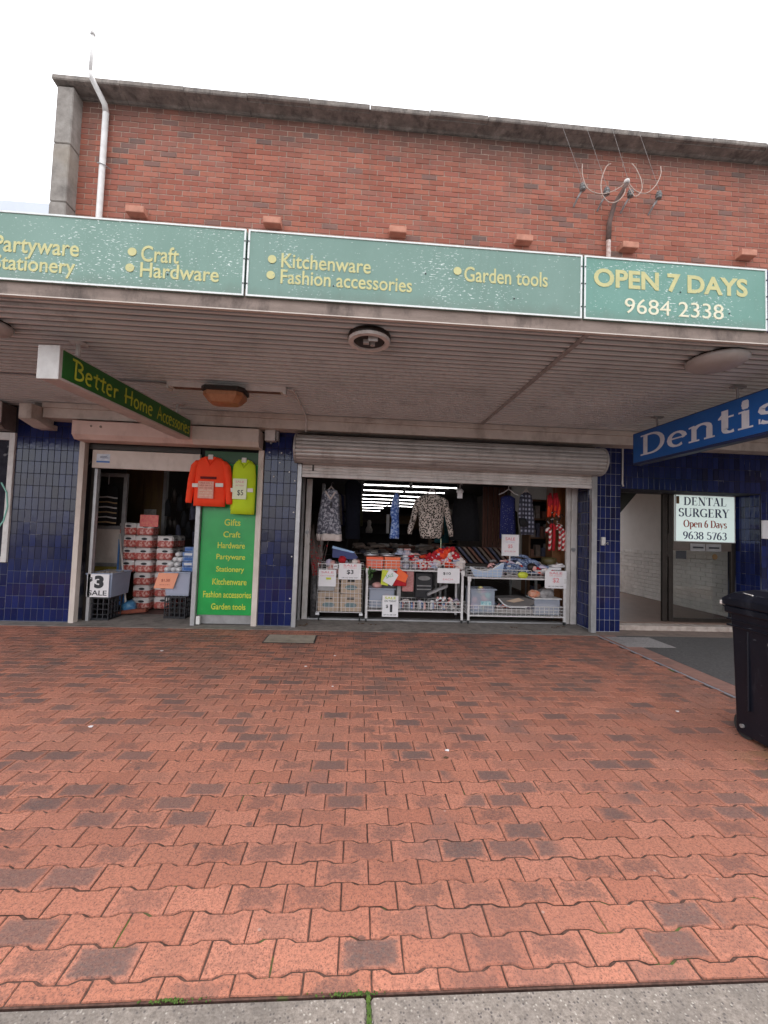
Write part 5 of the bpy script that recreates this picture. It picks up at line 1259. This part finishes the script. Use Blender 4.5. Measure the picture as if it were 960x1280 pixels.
seq = [M_RED, M_LILAC, M_RED, M_PLW, M_ORRED, M_RED, M_LILAC, M_ORRED, M_PLW, M_RED]
for k in range(58):
    x = 1.02+.66*random.random(); z = .90+random.random()*.33*max(.1, 1-abs(x-1.42)*2.0)
    plush(x, z, random.uniform(.035, .068), seq[k % 10], 'on the left wire trolley')
plush(1.70, 1.02, .075, M_PLW, 'on the left wire trolley', .5); plush(1.72, .93, .08, M_PLW, 'on the left wire trolley', .5)
plush(1.585, 1.22, .045, M_RED, 'on the left wire trolley', .5)
tag(MB().cyl((1.40, .6, 1.1), (1.40, .6, 1.38), .008, n=6).build('flag_stick', mat('pale_green_stick', (.5, .6, .4), (.45, .55, .35), 9, .6)), 'thin pale green stick rising from the plush heap', 'stick')
card(1.31, 1.68, .66, .90, .375, 'plain white price card hung on the left trolley under the plush toys', [('$10', M_INK, .25, .55, .35, .2, .01), ('EACH', M_PINKINK, .25, .2, .45, .12, 0)])
bg_ = thing('gift_bag', (.80, .4, .60), 'red and orange wrapped packet hanging from the left trolley', 'packet')
MB().rbox(.58, .80, .33, .37, .60, .84, .01).build('red_wrap', M_RED, bg_)
g = MB().prism([(.60, .72), (.78, .66), (.82, .78), (.66, .90)], 1, .31, .325); g.build('orange_fold', mat('glossy_orange', (.85, .14, .03), (.8, .1, .02), 9, .3), bg_)
tg = thing('paper_tag', (.50, .36, .58), 'tilted white tag with green print on the left trolley', 'tag')
MB().prism([(.41, .68), (.56, .60), (.66, .78), (.52, .88)], 1, .300, .304).build('board', M_CARD, tg)
text('SALE', M_GREEN, tg, (.47, .2988, .72), (1, 0, .35), (-.35, 0, 1), .12, .05)
tag(MB().prism([(.38, .62), (.50, .60), (.52, .84), (.40, .86)], 1, .330, .334).build('lime_packet', M_YEL2), 'lime yellow packet half hidden behind the tilted tag', 'packet')
M_PLANT = mat('dark_green_leaf', (.05, .12, .02), (.03, .07, .02), 30, .8)
g = MB()
for k in range(18): g.ball((.20+random.gauss(0, .03), .36, .80+random.gauss(0, .05)), .02, n=6, m=4)
tag(g.build('ornament_sprig', M_PLANT), 'small dark green sprig on the corner of the left trolley', 'ornament')
tag(MB().rbox(.74, .93, .42, .56, .50, .84, .012).build('pink_box', mat('dusty_pink_print', (.42, .14, .13), (.5, .25, .24), 40, .5)), 'upright dusty pink box standing under the jars', 'box')
tag(MB().rbox(.66, .72, .42, .5, .36, .84, .004).build('grey_bag', M_GREY), 'narrow grey sleeve left of the dusty pink box', 'sleeve')
ch_ = thing('folding_stool', (1.12, .7, .2), 'black stool with oval opening under the left trolley top', 'stool')
MB().rbox(.98, 1.30, .66, .70, .36, .80, .02).build('back', M_BLACK, ch_)
MB().lathe([(.11, -.004), (.11, 0)], (1.14, .655, .70), 20, ax=1, sx=1, sy=.35).build('oval_slot', M_GREY, ch_)
for z in (.50, .56): B(1.02, 1.26, .652, .658, z, z+.02).build('bar', M_GREY, ch_)
tt = thing('storage_tub', (.35, .55, .2), 'clear tub holding pink pots in the lower basket of the left trolley', 'tub')
MB().rbox(.21, .62, .44, .70, .22, .52, .01).build('body', M_CLEAR, tt); MB().rbox(.19, .64, .43, .71, .522, .545, .005).build('rim', M_CLEAR, tt)
MB().ball((.34, .55, .58), .09, .09, .05).ball((.50, .55, .36), .09).build('contents', M_PNK, tt, True)
tp = [M_TOKW, M_BLUEBX, M_PNK, M_INK, M_GREY]
for k in range(26):
    x = .70+k*.036; mm = tp[k % 5]; nm = ['white', 'blue', 'pale pink', 'black', 'grey'][k % 5]
    tag(MB().lathe([(.018, 0), (.02, .01), (.02, .08), (.008, .10), (.008, .12)], (x, .48+.03*(k % 3), .21), 9).build('small_bottle', mm, None, True), nm+' small bottle in the lower basket of the left trolley', 'bottle', nm+' small bottles in the lower left basket')
for k in range(34):
    x = 1.30+random.random()*.40; z = .24+random.random()*.16; mm = [M_PLW, M_PNK, M_TOKW, M_INK][k % 4]; nm = ['cream', 'pink', 'white', 'black'][k % 4]
    tag(MB().ball((x, .44+random.random()*.1, z), .024, n=8, m=6).build('trinket', mm, None, True), nm+' round trinket in the lower basket of the left trolley', 'trinket', nm+' trinkets in the lower left basket')
g = MB().rbox(0, .34, .50, .60, 0, .05, .01); g.v = [(v[0]+1.18, v[1], v[2]+.42+v[0]*.45) for v in g.v]
tag(g.build('grey_slipper', M_GREY), 'tilted grey boot sole above the trinkets', 'boot')
card(.42, .68, .10, .44, .360, 'SALE ON TODAY one dollar card on the lower left trolley', [('SALE', M_YEL2, .15, .83, .7, .12, .02), ('ON TODAY', M_INK, .12, .70, .76, .08, .01), ('$', M_INK, .22, .40, .15, .17, .02), ('1', M_INK, .48, .22, .15, .36, .05), ('UP TO 50% OFF', M_INK, .1, .06, .8, .06, 0)])
# goods on the right trolley
sl = thing('pet_bed', (2.15, .55, .78), 'pale blue curved padded tray in the right trolley', 'tray')
N = 14; prof_ = [(1.87+.58*i/N, .93-.10*math.sin(math.pi*min(1, (i/N)*1.08))+.07*(i/N)) for i in range(N+1)]
MB().prism([(1.95, .775)]+[(2.40, .775)]+prof_[::-1], 1, .44, .47).build('front_pad', mat('pale_blue_vinyl_pad', (.42, .52, .68), (.36, .45, .62), 5, .4), sl)
MB().tube([(a, .455, b) for a, b in prof_], .016, 8).build('piping', M_TOKW, sl, True)
MB().rbox(1.96, 2.38, .471, .74, .775, .80, .005).build('base_pad', M_LILAC, sl)
for k in range(40):
    x = 2.48+random.random()*.74; h_ = .08+.20*max(0, 1-abs(x-2.80)/.42)
    g = MB(); x0_ = x; z0_ = .84+random.random()*h_
    p = [(x0_-.14, .5+random.random()*.2, z0_), (x0_-.05, .52, z0_+.035), (x0_+.05, .5, z0_+.02), (x0_+.13, .55, z0_-.02)]
    g.tube(p, [.03, .045, .042, .028], 8, sq=.6)
    tag(g.build('crumpled_denim', M_DENIM, None, True), 'crumpled denim garment in the heap on the right trolley', 'denim clothes', 'denim garments heaped on the right trolley')
tag(MB().ball((2.93, .45, .95), .085, .06, .075, wob=.06).build('dark_round_pack', M_BRONZE, None, True), 'dark round ball behind the peach ball on the denim heap', 'ball')
tag(MB().ball((2.95, .42, .94), .045, .04, .045).build('peach_ball', M_PNK, None, True), 'small peach ball resting on the denim heap', 'ball')
tag(MB().ball((2.76, .41, .82), .09, .04, .06, wob=.1).build('lime_toy', M_YEL2, None, True), 'lime yellow toy caught in the right trolley grid', 'toy')
for k, (x, z) in enumerate(((3.22, .90), (3.34, .93), (3.40, .98), (3.10, .88))):
    lb = ['second from the left', 'third from the left', 'topmost', 'leftmost'][k]
    tag(MB().rbox(x-.11, x+.11, .46, .66, z-.02, z+.025, .012).build('white_packet', M_CARD), 'crinkled white packet, '+lb+' of four on the right trolley', 'packet')
tag(MB().lathe([(.0, 0), (.11, .01), (.13, .06), (.12, .12), (.05, .13)], (3.30, .62, .99), 16).build('olive_pot', mat('olive_pot_glaze', (.10, .08, .03), (.08, .06, .02), 9, .5), None, True), 'olive brown pot under the striped canes', 'pot')
ss = card(2.42, 2.70, 1.14, 1.48, .48, 'framed SALE card standing on a stick above the denim heap', [('SALE', M_PINKINK, .2, .74, .6, .15, .02), ('ON TODAY', M_LILAC, .2, .62, .6, .07, 0), ('$5', M_PINKINK, .36, .34, .28, .2, .02), ('UP TO 50% OFF', M_PINKINK, .15, .16, .7, .07, 0)])
MB().cyl((2.56, .49, .9), (2.56, .49, 1.14), .012, n=8).build('stand', M_WIRE, ss)
edge(2.41, 2.71, 1.13, 1.49, .472, .480, .012, M_TOKW, ss)
card(3.12, 3.49, .62, .91, .372, 'white SALE card showing 2 at the right end of the right trolley', SALE_('$2', M_PINKINK))
pt = thing('storage_tub', (2.05, .55, .15), 'clear blue tub of pastel toys in the right trolley', 'tub')
MB().rbox(1.89, 2.30, .44, .74, .17, .55, .01).build('body', M_CLEAR, pt); MB().rbox(1.87, 2.33, .43, .75, .552, .575, .005).build('rim', M_CLEAR, pt)
past = [mat('mint_toy', (.3, .7, .55), (.25, .6, .5), 9, .6), mat('lemon_toy', (.8, .7, .3), (.7, .62, .25), 9, .6), M_PNK, mat('rose_toy', (.8, .35, .45), (.7, .3, .4), 9, .6), M_LILAC]
for k in range(16): MB().ball((1.97+random.random()*.26, .50+random.random()*.1, .22+random.random()*.34), .055, wob=.1, n=9, m=6).build('pastel_toy', past[k % 5], pt, True)
B(2.06, 2.24, .434, .4385, .30, .37).build('label', mat('teal_label', (.05, .3, .35), (.6, .7, .7), 30, .5), pt)
gtr = thing('grey_cushion', (2.70, .6, .25), 'grey padded seat with white trim in the right lower basket', 'cushion')
prof2 = [(2.36, .42), (2.45, .33), (2.55, .28), (2.85, .28), (2.98, .34), (3.02, .40), (2.8, .44), (2.55, .43)]
MB().prism(prof2, 1, .45, .74).build('pad', mat('warm_grey_fabric', (.14, .125, .12), (.11, .1, .095), 9, .9), gtr)
MB().tube([(a, .442, b) for a, b in prof2[:4]], .011, 6).build('trim', M_TOKW, gtr)
MB().prism([(2.48, .385), (2.62, .36), (2.80, .40), (2.70, .44)], 1, .425, .435).build('paper', M_CBOARD, gtr)
ct = thing('storage_tub', (3.2, .6, .15), 'clear tub of bagged goods at the right of the lower basket', 'tub')
MB().rbox(2.98, 3.42, .44, .74, .16, .42, .01).build('body', M_CLEAR, ct); MB().rbox(2.96, 3.45, .43, .75, .422, .44, .005).build('rim', M_TOKW, ct)
MB().ball((3.0, .52, .50), .10, .08, .07, wob=.15).build('orange_bag', mat('orange_crinkle', (.55, .14, .06), (.6, .4, .3), 20, .4), ct)
MB().ball((3.22, .55, .50), .15, .1, .09, wob=.18).build('grey_bag', mat('grey_crinkle', (.35, .33, .33), (.2, .19, .19), 20, .3), ct)
MB().rbox(3.02, 3.38, .48, .70, .18, .34, .01).build('contents', M_HEAPS[5], ct)
tag(MB().rbox(2.2, 3.4, .50, .7, .16, .24, .01).build('base_boards', M_HEAPS[2]), 'flat grey boards lying in the right lower basket', 'boards')

# ================================================================== LEFT DOORWAY GOODS
def milk_crate(x, y, z, label):
    t = thing('milk_crate', (x, y, z), label, 'crate')
    w = .155; h = .34
    for s_, ax in ((-1, 'f'), (1, 'f'), (-1, 's'), (1, 's')):
        g = MB()
        for k in range(5):
            a = -w+2*w*k/4
            if ax == 'f': g.box(x+a-.008, x+a+.008, y+s_*w-.006, y+s_*w+.006, z, z+h)
            else: g.box(x+s_*w-.006, x+s_*w+.006, y+a-.008, y+a+.008, z, z+h)
        for q in range(5):
            zz = z+.003+(h-.022)*q/4; hh = .02 if q in (0, 4) else .011
            if ax == 'f': g.box(x-w, x+w, y+s_*w-.0075, y+s_*w+.0075, zz, zz+hh)
            else: g.box(x+s_*w-.0075, x+s_*w+.0075, y-w, y+w, zz, zz+hh)
        g.build('crate_side', M_BLACK, t)
    B(x-w, x+w, y-w, y+w, z+.02, z+.03).build('crate_floor', M_BLACK, t)
    return t
milk_crate(-3.86, .31, .006, 'black milk crate under the tub with the 3 dollar sign')
milk_crate(-2.83, .52, .006, 'black milk crate under the tub with the salmon card')
def tub(x0, x1, y0, y1, z0, z1, m, label, tp_=.02):
    t = thing('storage_tub', ((x0+x1)/2, (y0+y1)/2, z0), label, 'tub')
    g = MB(); g.v = [(x0+tp_, y0+tp_, z0), (x1-tp_, y0+tp_, z0), (x1-tp_, y1-tp_, z0), (x0+tp_, y1-tp_, z0), (x0, y0, z1), (x1, y0, z1), (x1, y1, z1), (x0, y1, z1)]
    ii = .006
    g.v += [(a+(ii if k % 4 in (0, 3) else -ii), b+(ii if k % 4 in (0, 1) else -ii), c+(ii if k < 4 else 0)) for k, (a, b, c) in enumerate(g.v)]
    g.f = [(0, 3, 2, 1)]+[(k, (k+1) % 4, 4+(k+1) % 4, 4+k) for k in range(4)]+[(8, 9, 10, 11)]+[(8+(k+1) % 4, 8+k, 12+k, 12+(k+1) % 4) for k in range(4)]+[(4+k, 4+(k+1) % 4, 12+(k+1) % 4, 12+k) for k in range(4)]
    g.build('body', m, t)
    MB().tube([(x0-.004, y0-.004, z1), (x1+.004, y0-.004, z1), (x1+.004, y1+.004, z1), (x0-.004, y1+.004, z1), (x0-.004, y0-.004, z1)], .012, 6).build('rim', m, t)
    return t
tb = tub(-4.03, -3.66, .12, .62, .352, .70, M_TUB, 'blue grey tub of oddments behind the 3 dollar sign')
g = MB()
for k in range(22): g.ball((random.uniform(-3.98, -3.71), random.uniform(.2, .55), .68), random.uniform(.03, .05), wob=.3, n=7, m=5)
g.build('oddments', M_HEAPS[0], tb)
card(-4.005, -3.69, .36, .70, .10, 'white card reading $3 SALE on the doorway tub', [('$', M_INK, .10, .66, .15, .2, .05), ('3', M_INK, .34, .38, .42, .56, .06), ('SALE', M_INK, .08, .07, .84, .22, .01)])
tb2 = tub(-3.02, -2.63, .38, .72, .352, .72, M_CLEAR, 'translucent tub of white bottles beside the silver post')
MB().rbox(-3.0, -2.65, .41, .69, .37, .66, .02).build('contents', M_LILAC, tb2)
card(-3.10, -2.80, .47, .71, .355, 'salmon price card tilted on the translucent tub', [('$1.50', M_REDINK, .28, .42, .44, .2, .02), ('each', M_REDINK, .25, .22, .5, .06, 0)], M_ORCARD, .07)
for k, (x, z) in enumerate(((-3.02, .76), (-2.92, .76), (-2.84, .76), (-2.97, .84), (-2.87, .84), (-2.90, .92), (-2.82, .92), (-2.86, 1.0))):
    lb = ['leftmost bottom', 'middle bottom', 'right bottom', 'left second-row', 'right second-row', 'left third-row', 'right third-row', 'topmost'][k]
    tag(MB().tube([(x, .42, z), (x+.01, .62, z+.01)], [.036, .040], 10).build('white_bottle', M_TOKW, None, True), lb+' white bottle lying in the stack on the translucent tub', 'bottle')
for k in range(5):
    lb = ['lowest', 'second lowest', 'middle', 'second highest', 'highest'][k]
    b = thing('blue_carton', (-2.68, .52, .73+k*.078), lb+' blue and white carton stacked beside the silver post', 'carton')
    MB().rbox(-2.79 if k < 4 else -2.76, -2.60, .44, .62, .735+k*.078, .809+k*.078, .003).build('box', M_BLUEBX, b)
    B(-2.76, -2.64, .436, .4385, .755+k*.078, .79+k*.078).build('logo_patch', M_TOKW if k % 2 else M_BLUE, b)
# stack of tissue packs
def pack(x, y, z, label=None, grp='pink printed tissue packs stacked in the doorway'):
    t = thing('tissue_pack', (x, y, z), label or 'pink and white wrapped tissue pack in the doorway stack', 'tissue pack', grp)
    return t
pk = pack(-3.72, .93, .06)
w_, d_, h_ = .135, .12, .200
MB().rbox(-3.72-w_, -3.72+w_, .93-d_, .93+d_, .06, .06+h_, .022).build('wrapper', M_PACK, pk, True, auto=True)
MB().lathe([(.048, -.003), (.048, 0)], (-3.70, .93-d_-.001, .06+.145), 18, ax=1, sx=1, sy=.42).build('oval_label', M_INK, pk)
MB().lathe([(.055, 0), (.055, .002)], (-3.72+w_+.001, .93, .06+.14), 16, ax=0, sx=1, sy=.35).build('side_label', M_GREY, pk)
first = True
rn = ['bottom', 'second', 'third', 'fourth', 'fifth', 'sixth', 'seventh']
for row in range(7):
    for col in range(3):
        for dep in range(3):
            if row == 6 and (dep > 0 or col == 2): continue
            if row == 5 and dep == 2: continue
            x = -3.72+col*.268-.268*.55; y = .93+dep*.25; z = .03+row*.208
            if col == 2: x += .02; y += .12
            if col == 2 and row > 5: continue
            if col == 0 and row < 3: continue
            lb = None
            if dep == 0: lb = '%s-row tissue pack at the %s front of the doorway stack' % (rn[row], ['left', 'middle', 'right'][col])
            x += random.uniform(-.008, .008)
            if first: pk.location = (x, y, z); first = False; pk['label'] = lb or pk['label']
            else: dup(pk, (x, y, z), random.uniform(-.04, .04), lb or 'pink and white wrapped tissue pack in the rear of the doorway stack')
tag(MB().rbox(-3.66, -3.36, .78, .80, 1.42, 1.62, .004).build('pink_poster', mat('pink_salmon_poster', (.80, .26, .18), (.72, .10, .12), 18, .5)), 'pink salmon card leaning on top of the tissue pack stack', 'card')
# broom, poles, bag
br = thing('broom', (-3.72, .45, 0), 'broom with red brown head leaning beside the tissue packs', 'broom')
MB().tube([(-3.98, .80, 1.28), (-3.66, .55, .06)], .014, 8).build('handle', M_OFFW, br, True)
g = MB().rbox(-3.80, -3.34, .50, .60, .01, .07, .01); g.v = [(v[0], v[1], v[2]+(v[0]+3.8)*.12) for v in g.v]; g.build('head', mat('red_brown_bristle', (.24, .06, .03), (.16, .04, .025), 20, .8), br)
for k, x in enumerate((-3.95, -3.90, -3.86)):
    tag(MB().cyl((x, .75+.03*k, .1), (x-.03, .80+.03*k, 1.20-.06*k), .014, n=8).build('blue_pole', mat('blue_pole_sleeve', (.05, .15, .45), (.1, .25, .5), 12, .4)), ['leftmost', 'middle', 'rightmost'][k]+' blue pole standing behind the broom handle', 'pole')
tag(MB().ball((-3.66, .62, .12), .11, .09, .10, wob=.25, n=14, m=9).build('blue_bag', mat('bright_blue_bag', (.02, .12, .30), (.12, .30, .45), 12, .4), None, True), 'bright blue plastic bag crumpled behind the broom', 'bag')
# glazed screen inside the doorway with striped tops
sc_ = thing('glazed_screen', (-4.15, .8, 0), 'dark framed glazed screen inside the left side of the doorway', 'screen')
for x0, x1, z0, z1 in ((-4.42, -4.36, .3, 2.3), (-3.97, -3.91, .3, 2.3), (-4.36, -3.97, 1.36, 1.42), (-4.36, -3.97, .74, .80), (-4.36, -3.97, 2.24, 2.3)):
    MB().rbox(x0, x1, .80, .85, z0, z1, .004).build('frame_bar', M_GREY, sc_)
B(-4.36, -3.97, .82, .83, .80, 1.36).build('board_panel', M_BEIGE, sc_); B(-4.36, -3.97, .82, .83, .5, .74).build('lower_panel', mat('mustard_panel', (.30, .22, .03), (.2, .16, .03), 20, .7), sc_)
B(-4.36, -3.97, .84, .845, 1.42, 2.24).build('dark_backing', M_DARK, sc_)
stp = thing('striped_top', (-4.16, .7, 1.45), 'black top with white and tan stripes hanging on the glazed screen', 'top')
MB().loft([(-4.16, .74, 2.10, .04, .03, 0), (-4.16, .74, 2.04, .14, .05, .03), (-4.17, .74, 1.7, .165, .06, .1), (-4.18, .74, 1.44, .17, .06, .12)], 30, 5).build('body', M_BLKCL, stp, True)
for k in range(6):
    z = 1.47+k*.082; M_ = M_TOKW if k % 2 else mat('tan_stripe', (.5, .36, .2), (.45, .32, .18), 9, .8)
    MB().tube([(-4.33, .715, z), (-4.25, .676, z+.004), (-4.14, .672, z+.012), (-4.04, .690, z-.004), (-4.0, .71, z-.006)], .011, 6, sq=1).build('stripe', M_, stp)
MB().cyl((-4.16, .72, 2.10), (-4.16, .72, 2.26), .005, n=6).build('hook', M_TOKW, stp)
ip = thing('interior_panel', (-3.75, 1.6, 0), 'mustard brown wall panels behind the tissue packs', 'panel')
M_MUST = mat('mustard_brown_panel', (.17, .10, .035), (.12, .065, .03), 4, .8, sc=(3, 1, .4))
B(-4.55, -4.22, 1.9, 1.95, .014, 2.8).build('panel', M_MUST, ip); B(-4.21, -3.84, 1.9, 1.95, .014, 2.8).build('panel', M_MUST, ip)
MB().rbox(-3.83, -3.77, 1.86, 1.95, .014, 2.8, .004).build('upright', M_GREY, ip)
B(-4.18, -3.95, 1.893, 1.898, 1.5, 1.75).build('notice', M_HEAPS[5], ip)
for k in range(16):
    x = random.uniform(-3.7, -3.05); z = random.uniform(1.2, 2.2)
    tag(MB().loft([(x, 1.7, z+.2, .02, .02, 0), (x, 1.7, z+.12, .05, .03, .1), (x+.01, 1.7, z-.12, .06, .03, .15)], 12, 3).build('hanging_bag', random.choice([M_BLKCL, M_HEAPS[3], M_BRONZE, M_BLKCL]), None, True), 'dark bag hanging in the gloom behind the tissue packs', 'bag', 'dark bags hanging in the left doorway')

# ================================================================== DENTAL SURGERY ENTRANCE
setting(MB().rbox(4.17, 6.56, .14, .34, .0, .085, .01).build('threshold', mat('worn_threshold', (.55, .47, .42), (.36, .28, .24), 9, .85, bump=.4, grime=.5)))
setting(B(4.17, 9.0, .341, 4.5, -.05, .10).build('surgery_floor', mat('brown_floor', (.20, .13, .10), (.16, .10, .08), 6, .5)))
dr = thing('surgery_lobby', (6, 2.5, .1), 'surgery lobby with white painted brick side wall', 'lobby')
# angled white brick wall inside
P0 = Vector((6.85, .62, 0)); P1 = Vector((6.85, 4.38, 0)); dv = (P1-P0); L_ = dv.length; dv.normalize(); nrm = Vector((-1, 0, 0))
wbk = MB().rbox(-.115, .115, -.02, .0, -.038, .038, .0035)
def toW(p, x, z):
    base_ = P0+dv*x; return base_-nrm*0
ang = math.atan2(dv.y, dv.x)
M_ = MB(); q = [P0, P1, P1-nrm*.1, P0-nrm*.1]
M_.v = [(a.x, a.y, z) for z in (.1, 2.9) for a in q]; M_.f = [(0, 1, 5, 4), (1, 2, 6, 5), (2, 3, 7, 6), (3, 0, 4, 7), (4, 5, 6, 7), (0, 3, 2, 1)]
M_.build('rendered_wall', M_WPL, dr)
wme = bpy.data.meshes.new('wall_brick'); 
wme.from_pydata([(v[0], v[1], v[2]) for v in wbk.v], [], wbk.f); wme.materials.append(M_WBRICK)
k = 0
for j in range(13):
    z = .143+j*.086; x = .12+(.12 if j % 2 else 0)
    while x < L_-.1:
        p = P0+dv*x+nrm*.006
        o = inst(wme, 'wall_brick', (p.x, p.y, z), dr, -R(90)); k += 1; x += .24
B(4.0, 9.0, .61, .62, 2.86, 2.9).build('ceiling_edge', M_WPL, dr); B(4.2, 9.0, .62, 4.5, 2.88, 2.95).build('ceiling', M_WPL, dr)
B(4.1, 4.2, .62, 4.5, .1, 2.95).build('side_wall', M_WPL, dr); MB().box(4.1, 9, 4.4, 4.5, 2.6, 2.95).box(6.86, 9, 4.4, 4.5, .1, 2.6).build('rear_wall_light_gap', M_WPL, dr)  # unseen opening added in the rear wall to let daylight into the lobby
MB().prism([(4.21, 1.05), (5.00, 2.0), (5.42, 2.5), (5.72, 2.87), (4.21, 2.87)], 1, 1.2, 1.32).build('stair_underside', M_BRONZE, dr)
df = thing('surgery_door', (5.5, .45, .1), 'bronze framed glass door of the dental surgery', 'door')
for nm, x0, x1, z0, z1 in (('stile', 5.22, 5.30, .10, 2.28), ('stile', 5.335, 5.41, .10, 2.28), ('stile', 6.47, 6.53, .10, 2.28), ('head_rail', 4.2, 6.55, 2.2805, 2.34), ('bottom_rail', 5.412, 6.468, .10, .16), ('mid_rail', 5.412, 6.468, 1.32, 1.47)):
    MB().rbox(x0, x1, .43, .48, z0, z1, .004).build(nm, M_BRONZE if nm != 'mid_rail' else mat('dark_brown_rail', (.12, .09, .075), (.09, .07, .06), 6, .5), df)
B(5.412, 6.468, .452, .458, .161, 1.319).build('pane', M_GLASS, df)
for x0 in (5.71, 6.0):
    MB().rbox(x0, x0+.27, .415, .431, 1.31, 1.44, .004).build('mail_slot', M_GREY, df); B(x0+.04, x0+.23, .411, .414, 1.36, 1.39).build('slot_opening', M_INK, df)
B(5.47, 5.66, .448, .451, 1.17, 1.31).build('sticker', M_INK, df); MB().lathe([(.05, -.003), (.05, 0)], (6.18, .449, 1.22), 16, ax=1).build('round_sticker', M_MUST, df)
B(5.30, 5.34, .425, .429, 1.2, 1.6).build('handle', M_BRONZE, df)
ms = thing('surgery_sign', (5.95, .4, 1.48), 'mint green lit sign reading DENTAL SURGERY Open 6 Days', 'sign')
B(5.42, 6.50, .40, .42, 1.475, 2.275).build('panel', M_MINT, ms); edge(5.415, 6.505, 1.47, 2.28, .393, .401, .012, M_TOKW, ms)
glyphs('DENTAL', SER, M_NAVYINK, ms, (5.565, .3995, 2.10), FX, UZ, .79, .14, wt=1.35); glyphs('SURGERY', SER, M_NAVYINK, ms, (5.475, .3995, 1.90), FX, UZ, .93, .145, wt=1.35)
glyphs('Open 6 Days', SER, M_REDINK, ms, (5.565, .3995, 1.72), FX, UZ, .79, .125, wt=1.35); glyphs('9638 5763', SER, M_NAVYINK, ms, (5.555, .3995, 1.515), FX, UZ, .80, .13, wt=1.35)
B(5.435, 5.49, .3975, .3995, 2.12, 2.25).build('corner_sticker', M_MUST, ms)

# ================================================================== WHEELIE BIN
bn = thing('wheelie_bin', (3.32, -3.42, 0), 'large black wheelie bin standing at the right edge of the pavers', 'bin')
x0, x1, y0, y1 = 2.95, 3.57, -3.74, -3.10
g = MB(); lev = [(.035, 0.03), (.032, .2), (.015, .75), (.0, .93)]
for ins, z in lev:
    c_ = .035
    pts = [(x0+ins+c_, y0+ins), (x1-ins-c_, y0+ins), (x1-ins, y0+ins+c_), (x1-ins, y1-ins*.4-c_), (x1-ins-c_, y1-ins*.4), (x0+ins+c_, y1-ins*.4), (x0+ins, y1-ins*.4-c_), (x0+ins, y0+ins+c_)]
    g.v += [(a, b, z) for a, b in pts]
for i in range(len(lev)-1):
    for k in range(8): g.f.append((i*8+k, i*8+(k+1) % 8, (i+1)*8+(k+1) % 8, (i+1)*8+k))
g.f.append(tuple(range(8))[::-1]); g.f.append(tuple(range(24, 32)))
g.build('body', M_BIN, bn, bev=.006)
MB().rbox(x0-.012, x1+.012, y0-.012, y1+.012, .90, .955, .01).build('rim', M_BIN, bn)
for zz in (.80, .845): MB().rbox(x0+.001, x1-.001, y0+.001, y1+.004, zz, zz+.014, .004).build('moulded_rib', M_BIN, bn)
for yy in (-3.60, -3.27): MB().rbox(x0+.008, x0+.03, yy, yy+.014, .22, .79, .004).build('moulded_rib', M_BIN, bn)
g = MB(); lv = [(x0-.02, x1+.02, y0-.03, y1+.02, .957), (x0-.02, x1+.02, y0-.03, y1+.02, 1.01), (x0+.03, x1-.03, y0+.03, y1-.03, 1.055), (x0+.12, x1-.12, y0+.12, y1-.10, 1.085)]
for a, b, c, d_2, z in lv: g.v += [(a, c, z), (b, c, z), (b, d_2, z), (a, d_2, z)]
for i in range(3):
    for k in range(4): g.f.append((i*4+k, i*4+(k+1) % 4, (i+1)*4+(k+1) % 4, (i+1)*4+k))
g.f.append((3, 2, 1, 0)); g.f.append((12, 13, 14, 15)); g.build('lid', M_BIN, bn, bev=.008)
MB().tube([(x0+.04, y1+.0, .93), (x0+.03, y1+.05, .95), (x1-.03, y1+.05, .95), (x1-.04, y1, .93)], .018, 8).build('handle', M_BIN, bn)
MB().rbox(x0-.015, x0+.02, y1+.0, y1+.045, .955, .985, .004).build('hinge', M_OFFW, bn)
for x in (x0+.075, x1-.075):
    MB().cyl((x-.025, y1-.10, .09), (x+.025, y1-.10, .09), .09, n=22).build('wheel', M_RUB, bn)
MB().cyl((x0+.02, y1-.10, .09), (x1-.02, y1-.10, .09), .015, n=8).build('axle', M_GREY, bn)
MB().rbox(x0+.05, x1-.05, y0+.05, y0+.15, .0, .08, .01).build('front_foot', M_BIN, bn)
MB().cyl((x0-.004, -3.45, .74), (x0+.02, -3.45, .74), .022, n=14).build('side_boss', M_GREY, bn)
MB().tube([(x0+.02, -3.30, 1.056), (x0+.05, -3.20, 1.058), (x0+.03, -3.18, 1.045), (x0+.10, -3.30, 1.072)], .005, 5).build('scuff_mark', M_OFFW, bn)

for o in bn.children:
    for v in o.data.vertices: v.co.z *= 1.04
# ================================================================== LITTER
for k in range(26):
    x = random.uniform(-3.5, 3.4); y = random.uniform(-3.9, -.3)
    s2 = random.uniform(.008, .022); a = random.uniform(0, 6.28)
    g = MB(); pts = [(s2*math.cos(a+i*1.05)*(1 if i % 2 else .55), s2*math.sin(a+i*1.05)*(.6)) for i in range(6)]
    g.prism([(x+p_[0], y+p_[1]) for p_ in pts], 2, .002, .0055)
    if k % 3 == 0: tag(g.build('paper_scrap', M_CARD), 'tiny pale scrap of paper lying on the red pavers', 'litter', 'paper scraps on the pavers')
    else: tag(g.build('fallen_leaf', M_LEAF), 'small brown fallen leaf on the red pavers', 'leaf', 'fallen leaves on the pavers')
for k, (x, y) in enumerate(((.1, .25), (-.8, .05), (3.2, .2), (3.35, .28), (-.75, .12), (.25, .2), (2.5, .18))):
    g = MB()
    for q in range(5): g.ball((x+random.gauss(0, .03), y+random.gauss(0, .02), .012), random.uniform(.008, .018), rz=.006, n=6, m=4, wob=.3)
    tag(g.build('leaf_litter', M_LEAF), 'brown leaf litter gathered on the concrete under the trolleys', 'leaf litter', 'leaf litter under the trolleys')
